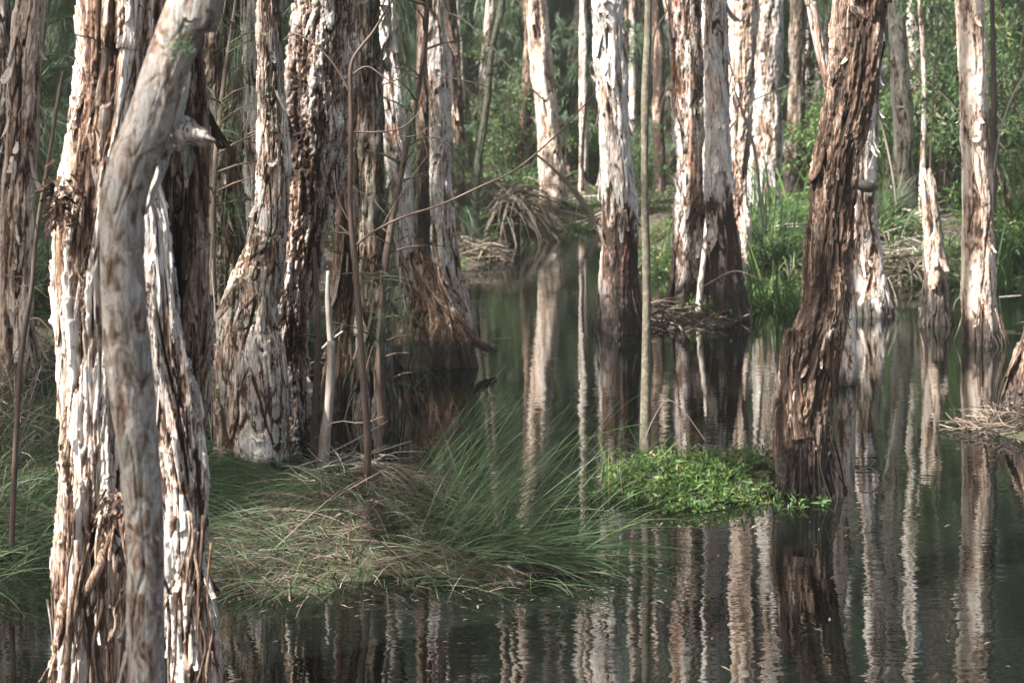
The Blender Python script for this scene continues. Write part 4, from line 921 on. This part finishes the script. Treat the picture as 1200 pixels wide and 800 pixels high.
n = 900; g, px, py = root_in(rng, n, [(440, 590, 60, 18, 1)], .05)     # the pale domed thatch
az = -.35+rng.normal(size=n)*.35; el = rng.uniform(.25, .6, n)
d = np.stack([np.cos(az)*np.cos(el), np.sin(az)*np.cos(el), np.sin(el)], 1)
ribbons(b, g, d, rng.uniform(.25, .42, n), rng.uniform(.002, .004, n), rng.uniform(.7, 1.0, n), 9, rng.uniform(.3, 1, n), rng=rng)
tag(b.build('dead_sedge_thatch', M['straw']), kind='stuff')

# left front sedges
b = Bag(); n = 480; g, px, py = root_in(rng, n, [(-50, 645, 95, 45, 3), (20, 610, 60, 30, 1)])
az = .35+rng.normal(size=n)*.5; el = rng.uniform(.15, .9, n); d = np.stack([np.cos(az)*np.cos(el), np.sin(az)*np.cos(el), np.sin(el)], 1)
ribbons(b, g, d, rng.uniform(.3, .75, n), rng.uniform(.0018, .0036, n), rng.uniform(.2, .6, n), 8, rng.uniform(0, .85, n), rng=rng)
n = 700; g, px, py = root_in(rng, n, [(30, 540, 70, 40, 3), (60, 470, 50, 30, 2), (230, 500, 30, 30, 1.5)])
d = norm(sph(rng, n)*.9+[[0, 0, .9]])
ribbons(b, g, d, rng.uniform(.2, .7, n), rng.uniform(.002, .005, n), rng.uniform(.2, .9, n), 7, rng.uniform(0, .9, n), rng=rng)
tag(b.build('left_bank_sedge', M['sedge']), kind='stuff')
b = Bag(); n = 900; g, px, py = root_in(rng, n, [(30, 530, 70, 50, 3), (20, 470, 60, 30, 2), (0, 620, 60, 30, 1)])
d = norm(sph(rng, n)+[[.2, 0, .6]])
ribbons(b, g, d, rng.uniform(.15, .7, n), rng.uniform(.002, .006, n), rng.uniform(.2, .9, n), 6, rng.uniform(.1, 1, n), rng=rng)
tag(b.build('left_bank_thatch', M['straw']), kind='stuff')

# leafy islet at the foot of the leaning tree
def sprigs(b, g, rng, H=(.02, .095), nl=9, ll=(.014, .045), lw=(.006, .012), lean=.5, tr=(.2, 1)):
    n = len(g); d = norm(sph(rng, n)*lean+[[0, 0, .8]]); h = rng.uniform(*H, n)
    ribbons(b, g, d, h, np.full(n, .0022), rng.uniform(0, .5, n), 3, np.full(n, .3), rng=rng)
    t = rng.uniform(.2, 1, (n, nl)); pos = (g[:, None]+d[:, None]*(h[:, None]*t)[..., None]).reshape(-1, 3); N = len(pos)
    pos[:, 2] = np.maximum(pos[:, 2], .003)
    leaves(b, pos, norm(sph(rng, N)+np.repeat(d, nl, 0)*.5), norm(sph(rng, N)+[[0, -.3, 1.2]]), rng.uniform(*ll, N), rng.uniform(*lw, N), np.repeat(np.clip(rng.normal(.55, .25, n), *tr), nl))
b = Bag(); g, px, py = root_in(rng, 640, [(795, 560, 88, 26, 3), (760, 578, 55, 18, 1.5), (865, 572, 60, 24, 2)])
sprigs(b, g, rng)
g, px, py = root_in(rng, 170, [(808, 588, 50, 13, 1)]); sprigs(b, g, rng, (.02, .08), 8)
g, px, py = root_in(rng, 22, [(940, 590, 35, 14, 1)]); sprigs(b, g, rng, (.02, .06), 5)
tag(b.build('islet_plants', M['bright']), kind='stuff')
b = Bag(); g, px, py = root_in(rng, 90, [(705, 585, 28, 12, 2), (760, 560, 50, 12, 1)])
n = len(g); d = norm(sph(rng, n)*[[.9, .4, .3]]+[[-.1, 0, .9]]); ribbons(b, g, d, rng.uniform(.12, .38, n), rng.uniform(.003, .006, n), rng.uniform(.1, .7, n), 7, rng.uniform(.2, 1, n), rng=rng)
for pts in ([(692, 595), (700, 560), (730, 500), (775, 440), (838, 372), (890, 335)], [(605, 560), (650, 530), (720, 503), (790, 490), (836, 470)], [(670, 600), (672, 560), (700, 510), (740, 468), (790, 448)], [(905, 515), (935, 512), (965, 520), (985, 526)]):
    g0 = np.array([[*P(x, y, 6.9)] for x, y in pts]); q = spline(g0, np.linspace(0, len(pts)-1, 30)); wd = .006*np.clip(1.3-np.linspace(0, 1, 30)**2*1.3, .12, 1)[:, None]
    s_ = np.array([[.5, 0, .8]]); V = np.stack([q-s_*wd*.5, q+s_*wd*.5], 1).reshape(-1, 3); i = np.arange(29)*2
    b.add(V, np.stack([i, i+1, i+3, i+2], 1), .75)
tag(b.build('islet_blades', M['bright']), kind='stuff')
b = Bag()
for pts in ([(752, 525), (765, 492), (781, 469), (800, 480), (826, 515)], [(726, 548), (732, 590), (745, 618), (768, 636)], [(510, 590), (525, 605), (537, 634)], [(820, 338), (858, 318), (885, 325), (918, 343)]):
    g0 = np.array([[*P(x, y, 6.75 if y > 400 else 11), .0022] for x, y in pts]); tube(b, g0, 5, .02, .8)
tag(b.build('dead_stalks', M['straw']), kind='stuff')

# bank plants between the pair and the leaning tree: bright blades dipping into the water
b = Bag(); n = 420; g, px, py = root_in(rng, n, [(905, 330, 42, 14, 3), (885, 345, 16, 10, 1), (940, 322, 25, 10, 1)])
d = norm(sph(rng, n)*[[.9, .6, .5]]+[[0, -.3, .8]]); ribbons(b, g, d, rng.uniform(.2, .65, n), rng.uniform(.004, .009, n), rng.uniform(.4, 1.1, n), 7, rng.uniform(.3, 1, n), rng=rng)
g, px, py = root_in(rng, 700, [(900, 315, 45, 14, 3), (1175, 318, 60, 10, 3), (1090, 312, 40, 8, 1), (680, 268, 40, 5, 1), (775, 318, 14, 8, .6)])
sprigs(b, g, rng, (.06, .20), 9, (.03, .06), (.010, .02))
tag(b.build('waterside_plants', M['bright']), kind='stuff')

# ------------------------------------------------------------------ saplings, sticks and twigs
def stick(name, label, cat, pts, Y, mat, branches=(), wob=.004, group=None, ns=8, zb=None):
    b = Bag(); f = (lambda q: Y if np.isscalar(Y) else q)
    base = P(pts[-1][0], pts[-1][1], Y)
    def conv(pp, dy=0.): return [[*P(q[0], q[1], Y+(q[3] if len(q) > 3 else dy)), q[2]*Y/FP/2*.8] for q in pp]
    tube(b, conv(pts), ns, .02*max(1, Y/7), .5, wob, len(label))
    if not branches: return tag(b.build(name, M[mat], origin=base), label, cat, group)
    root = empty(name, base, label, cat, group)
    o = b.build('stem', M[mat], root, origin=None, attr='tint'); o.location = tuple(-base)
    for br in branches:
        b = Bag(); tube(b, conv(br), 6, .02*max(1, Y/7), .6, wob*.6, int(br[0][0])); o = b.build('twig', M[mat], root); o.location = tuple(-base)
    return root
stick('sapling', 'crooked brown sapling with arching bare twigs rising from the front hummock', 'sapling',
      [(455, 8, 3), (437, 38, 4), (418, 62, 5), (411, 80, 6), (411, 110, 6.5), (411, 150, 7), (410, 200, 7), (410, 240, 7.5), (412, 272, 8), (416, 310, 9), (421, 380, 9.5), (426, 450, 10), (430, 520, 11), (429, 600, 12), (430, 625, 13)], 6.4, 'brownstem',
      [[(411, 110, 4), (402, 92, 3.6), (385, 68, 3.2), (362, 48, 3), (344, 40, 2.4), (332, 48, 1.5)], [(416, 288, 4), (436, 272, 3.6), (470, 255, 3.4), (515, 240, 3.2), (560, 220, 3), (605, 198, 2.6), (650, 160, 2.2), (680, 128, 1.8), (702, 104, 1.2)],
       [(410, 155, 3), (440, 155, 2.4), (470, 150, 2), (492, 132, 1.2)], [(411, 90, 3), (430, 78, 2.4), (452, 92, 2), (470, 104, 1.4)], [(413, 278, 4), (404, 270, 3.5), (398, 264, 2)], [(410, 262, 3), (396, 232, 2.4), (392, 200, 1.5)], [(412, 274, 3), (388, 272, 2), (374, 270, 1.2)],
       [(448, 265, 1.8), (462, 240, 1.5), (495, 190, 1), (520, 168, .8)], [(510, 88, .9), (540, 94, 1.4), (570, 102, 1.6), (600, 118, 1.2)], [(412, 156, 2), (445, 155, 1.6), (480, 160, 1.4), (505, 148, 1)]], .004)
stick('sapling', 'thin reddish brown rod leaning beside the left edge trunk', 'sapling', [(75, 84, 5), (66, 130, 5.5), (58, 180, 6), (48, 240, 6), (41, 290, 6.5), (37, 340, 7), (29, 390, 7.5), (23, 440, 8), (20, 500, 8.5), (14, 640, 9)], 5.6, 'brownstem',
      [[(60, 165, 2), (40, 108, 1.8), (24, 130, 1.5), (10, 150, 1)], [(70, 100, 2), (82, 92, 1.5), (95, 96, 1)], [(28, 380, 3), (44, 372, 2.6), (58, 385, 2.4), (76, 400, 1.6)], [(28, 395, 2), (8, 430, 1.6), (-8, 450, 1)]])
stick('dead_sapling', 'grey dead pole standing in the dark behind the hummock', 'dead stem', [(388, 400, 12), (387, 440, 13), (384, 480, 14), (380, 520, 17), (378, 560, 18)], 7.2, 'greytwig')
stick('dead_sapling', 'thin brown dead stem left of the grey dead pole', 'dead stem', [(369, 290, 5), (371, 330, 7), (373, 380, 8), (371, 440, 9), (368, 500, 10), (366, 560, 11)], 7.3, 'brownstem', [[(372, 385, 4), (362, 372, 3), (352, 350, 2)], [(372, 392, 3), (358, 393, 2.4), (350, 393, 1.5)]])
stick('dead_sapling', 'pale splintered dead stem with crossing sticks behind the sapling', 'dead stem', [(384, 318, 5), (384, 350, 8), (387, 390, 9), (390, 420, 8)], 7.5, 'greytwig', [[(378, 408, 4), (388, 398, 4), (402, 388, 3)]])
stick('fallen_branch', 'dark fallen branch propped on the far bank over the head of the channel', 'branch', [(602, 157, 2.5), (625, 178, 3.5), (650, 200, 5), (672, 222, 8), (688, 246, 10), (700, 268, 10)], 17.6, 'darkbranch', [[(683, 224, 5), (683, 180, 4.5), (686, 130, 4), (690, 90, 3)]])
stick('dead_stick', 'long pale dead stick hanging beside the cream and brown trunk', 'branch', [(858, 98, 1.5), (866, 120, 3.5), (875, 145, 4.5), (884, 175, 5), (889, 215, 5), (892, 250, 4), (895, 276, 3)], 12.2, 'greytwig', [[(872, 125, 3), (882, 118, 2), (915, 104, 1.2), (930, 98, .8)], [(876, 192, 1.6), (886, 200, 2), (892, 205, 1)]])
stick('dead_stick', 'pale twig slanting at the right edge against the green bushes', 'branch', [(1204, 85, 3), (1190, 105, 3), (1178, 135, 3.2), (1170, 165, 3), (1164, 205, 2)], 12.5, 'greytwig', [[(1180, 130, 1.8), (1188, 145, 1.3), (1200, 150, 1)]])
stick('dead_stick', 'thin pale stick leaning right of the cream ridged trunk', 'branch', [(1026, 128, 2), (1034, 150, 2.6), (1041, 180, 3), (1047, 212, 3), (1050, 240, 2)], 12.2, 'greytwig')
stick('dead_stick', 'short forked pale stick crossing behind the broken stump', 'branch', [(1045, 240, 2.5), (1068, 225, 2.5), (1090, 207, 2.2), (1110, 198, 1.4)], 12.4, 'twig', [[(1063, 215, 1.6), (1074, 226, 1.8), (1082, 236, 1)]])
stick('hanging_vine', 'thin green vine hanging left of the smooth tan trunk with its end curling', 'vine', [(1128, 200, 1.4), (1128, 260, 1.6), (1127, 310, 1.8), (1126, 345, 2), (1120, 353, 2), (1117, 364, 1)], 10.0, 'mosspole')
stick('thin_stem', 'thin dark upright stem left of the smooth tan trunk', 'sapling', [(1102, -10, 2), (1098, 50, 2.6), (1094, 90, 3), (1092, 140, 3), (1090, 200, 3)], 14.5, 'darkbranch', [[(1084, 40, 1.4), (1090, 70, 1.6), (1100, 92, 1.2)]])
stick('thin_stem', 'slender bent green stem crossing behind the rust streaked trunk by the mossy stem', 'sapling', [(512, 10, 2.5), (540, 22, 2.5), (562, 40, 3), (580, 58, 3), (596, 78, 3), (640, 120, 3)], 15.2, 'mossstem')
stick('dead_stick', 'thin bare stick beside the lichen pole with a forked tip', 'branch', [(786, -10, 2), (781, 14, 2), (772, 28, 2.5), (767, 40, 2.8), (764, 70, 3), (760, 110, 3)], 9.6, 'greytwig', [[(787, 88, 1), (782, 102, 1.8), (776, 120, 2), (772, 150, 1.5)]])
# drooping stringy strands right of the front tree
rng = np.random.RandomState(3); b = Bag()
for k in range(14):
    x0 = rng.uniform(226, 250); tube(b, [[*P(x0, rng.uniform(250, 330), 7.2), .002], [*P(x0-2+rng.normal()*3, 380, 7.2), .003], [*P(x0-6+rng.normal()*5, 440, 7.2), .003], [*P(x0-10+rng.normal()*6, rng.uniform(470, 530), 7.2), .002]], 4, .05, rng.uniform(.3, 1))
tag(b.build('bark_strands', M['greytwig']), kind='stuff')
# fine bare twigs all through the left bank
b = Bag(); rng = np.random.RandomState(8)
for k in range(90):
    px = rng.choice([rng.uniform(0, 90), rng.uniform(225, 300), rng.uniform(330, 480)]); py = rng.uniform(60, 540); Y = rng.uniform(6.8, 9.5)
    if px < 95 and py < 150: continue
    a = rng.uniform(-.5, 3.6); L = rng.uniform(25, 90); pts = []
    for t in (0, .35, .7, 1): pts.append([*P(px+math.cos(a)*L*t+rng.normal()*3, py-math.sin(a)*L*t*.8+14*t*t+rng.normal()*3, Y+rng.normal()*.04), .0028*(1.1-t)])
    tube(b, pts, 4, .05, rng.uniform(0, 1))
tag(b.build('bare_twigs', M['twig']), kind='stuff')
# stick litter: root mat of the pair, rafts and banks
def litter(name, ells, n, L, r, mat, seed, zj=.05):
    rng = np.random.RandomState(seed); b = Bag(); g, _, _ = root_in(rng, n, ells)
    for q in g:
        a = rng.uniform(0, np.pi); l = rng.uniform(*L); d = np.array([math.cos(a), math.sin(a)*.8, rng.normal()*.22])*l/2; q = q+[0, 0, rng.uniform(0, zj)]
        m_ = q+rng.normal(size=3)*l*.08; rr = rng.uniform(*r)
        tube(b, [[*(q-d), rr*.6], [*m_, rr], [*(q+d), rr*.5]], 5, l/5, rng.uniform(0, 1))
    return tag(b.build(name, M[mat]), kind='stuff')
litter('twig_litter', [(800, 374, 60, 15, 3), (770, 380, 30, 10, 1), (765, 312, 22, 14, 1)], 170, (.08, .42), (.003, .008), 'twig', 91)
litter('raft_twigs', [(1160, 503, 55, 10, 2), (1190, 498, 40, 14, 2)], 240, (.04, .20), (.0015, .004), 'twig', 92, .07)
litter('islet_twigs', [(880, 535, 60, 10, 2), (800, 560, 90, 25, 2)], 130, (.05, .22), (.0015, .004), 'twig', 93, .04)
litter('debris_twigs', [(562, 302, 24, 9, 2)], 120, (.15, .6), (.004, .009), 'twig', 94, .12)
litter('bank_twigs', [(60, 500, 70, 60, 2), (300, 470, 80, 25, 1), (410, 560, 60, 20, 1)], 150, (.1, .5), (.0015, .004), 'greytwig', 95, .10)
litter('hummock_twigs', [(360, 650, 110, 40, 1)], 160, (.05, .22), (.001, .0025), 'brownstem', 96, .05)
litter('far_twigs', [(700, 262, 50, 10, 1), (900, 300, 60, 20, 2), (1060, 300, 60, 14, 2), (610, 262, 40, 8, 1)], 130, (.2, .9), (.004, .010), 'greytwig', 97, .2)
# leaves and small twigs afloat
b = Bag(); rng = np.random.RandomState(66); n = 330
q = np.array([G(rng.uniform(230, 1195), rng.uniform(330, 795)) if k < 150 else G(rng.choice([rng.normal(470, 120), rng.normal(820, 70)]), rng.choice([rng.normal(705, 10), rng.normal(612, 8)])) for k in range(n)]); q[:, 2] = .004
leaves(b, q, norm(sph(rng, n)*[[1, 1, 0.02]]), norm(sph(rng, n)*.08+[[0, 0, 1]]), rng.uniform(.012, .04, n), rng.uniform(.004, .010, n), rng.uniform(.1, .85, n))
tag(b.build('floating_leaves', M['straw']), kind='stuff')
stick('floating_twig', 'little forked green twig afloat between two trunk reflections', 'twig', [(1008, 549, 1.5), (1020, 547, 2), (1030, 556, 1.5)], 7.05, 'mosspole', [[(1018, 548, 1.5), (1024, 541, 1.2), (1027, 537, .8)]])
stick('floating_stick', 'pale thin stick floating right of the smooth tan trunk foot', 'twig', [(1171, 348, 1.5), (1184, 347, 2), (1197, 346, 1.5)], 11.8, 'greytwig')
b = Bag(); c0 = G(402, 585)+[0, 0, .14]
leaves(b, np.repeat(G(362, 632)[None]+[[0, 0, .12]], 7, 0), norm(sph(rng, 7)+[[0, 0, .7]]), norm(sph(rng, 7)+[[0, -1, .6]]), np.full(7, .05), np.full(7, .014), np.full(7, 1.))
tag(b.build('seedling', M['bright']), 'tiny bright green seedling in the middle of the dead sedge hummock', 'seedling')
# ------------------------------------------------------------------ haze among the far trees
def haze(density):
    m, nt, out = newmat('haze_air'); v = nd(nt, 'ShaderNodeVolumePrincipled'); v.inputs['Color'].default_value = (.88, .93, .88, 1)
    v.inputs['Density'].default_value = density; v.inputs['Anisotropy'].default_value = .3; nt.links.new(v.outputs[0], out.inputs['Volume'])
    x, y0, y1, z0, z1 = 130, -70, 130, -6, 38
    V = [[-x, y0, z0], [x, y0, z0], [x, y1, z0], [-x, y1, z0], [-x, y0, z1], [x, y0, z1], [x, y1, z1], [-x, y1, z1]]
    F = [[0, 3, 2, 1], [4, 5, 6, 7], [0, 1, 5, 4], [1, 2, 6, 5], [2, 3, 7, 6], [3, 0, 4, 7]]
    o = mesh_np('haze', V, F, m, smooth=False); tag(o, kind='stuff')
sc.cycles.volume_bounces = 0
haze(.0021)
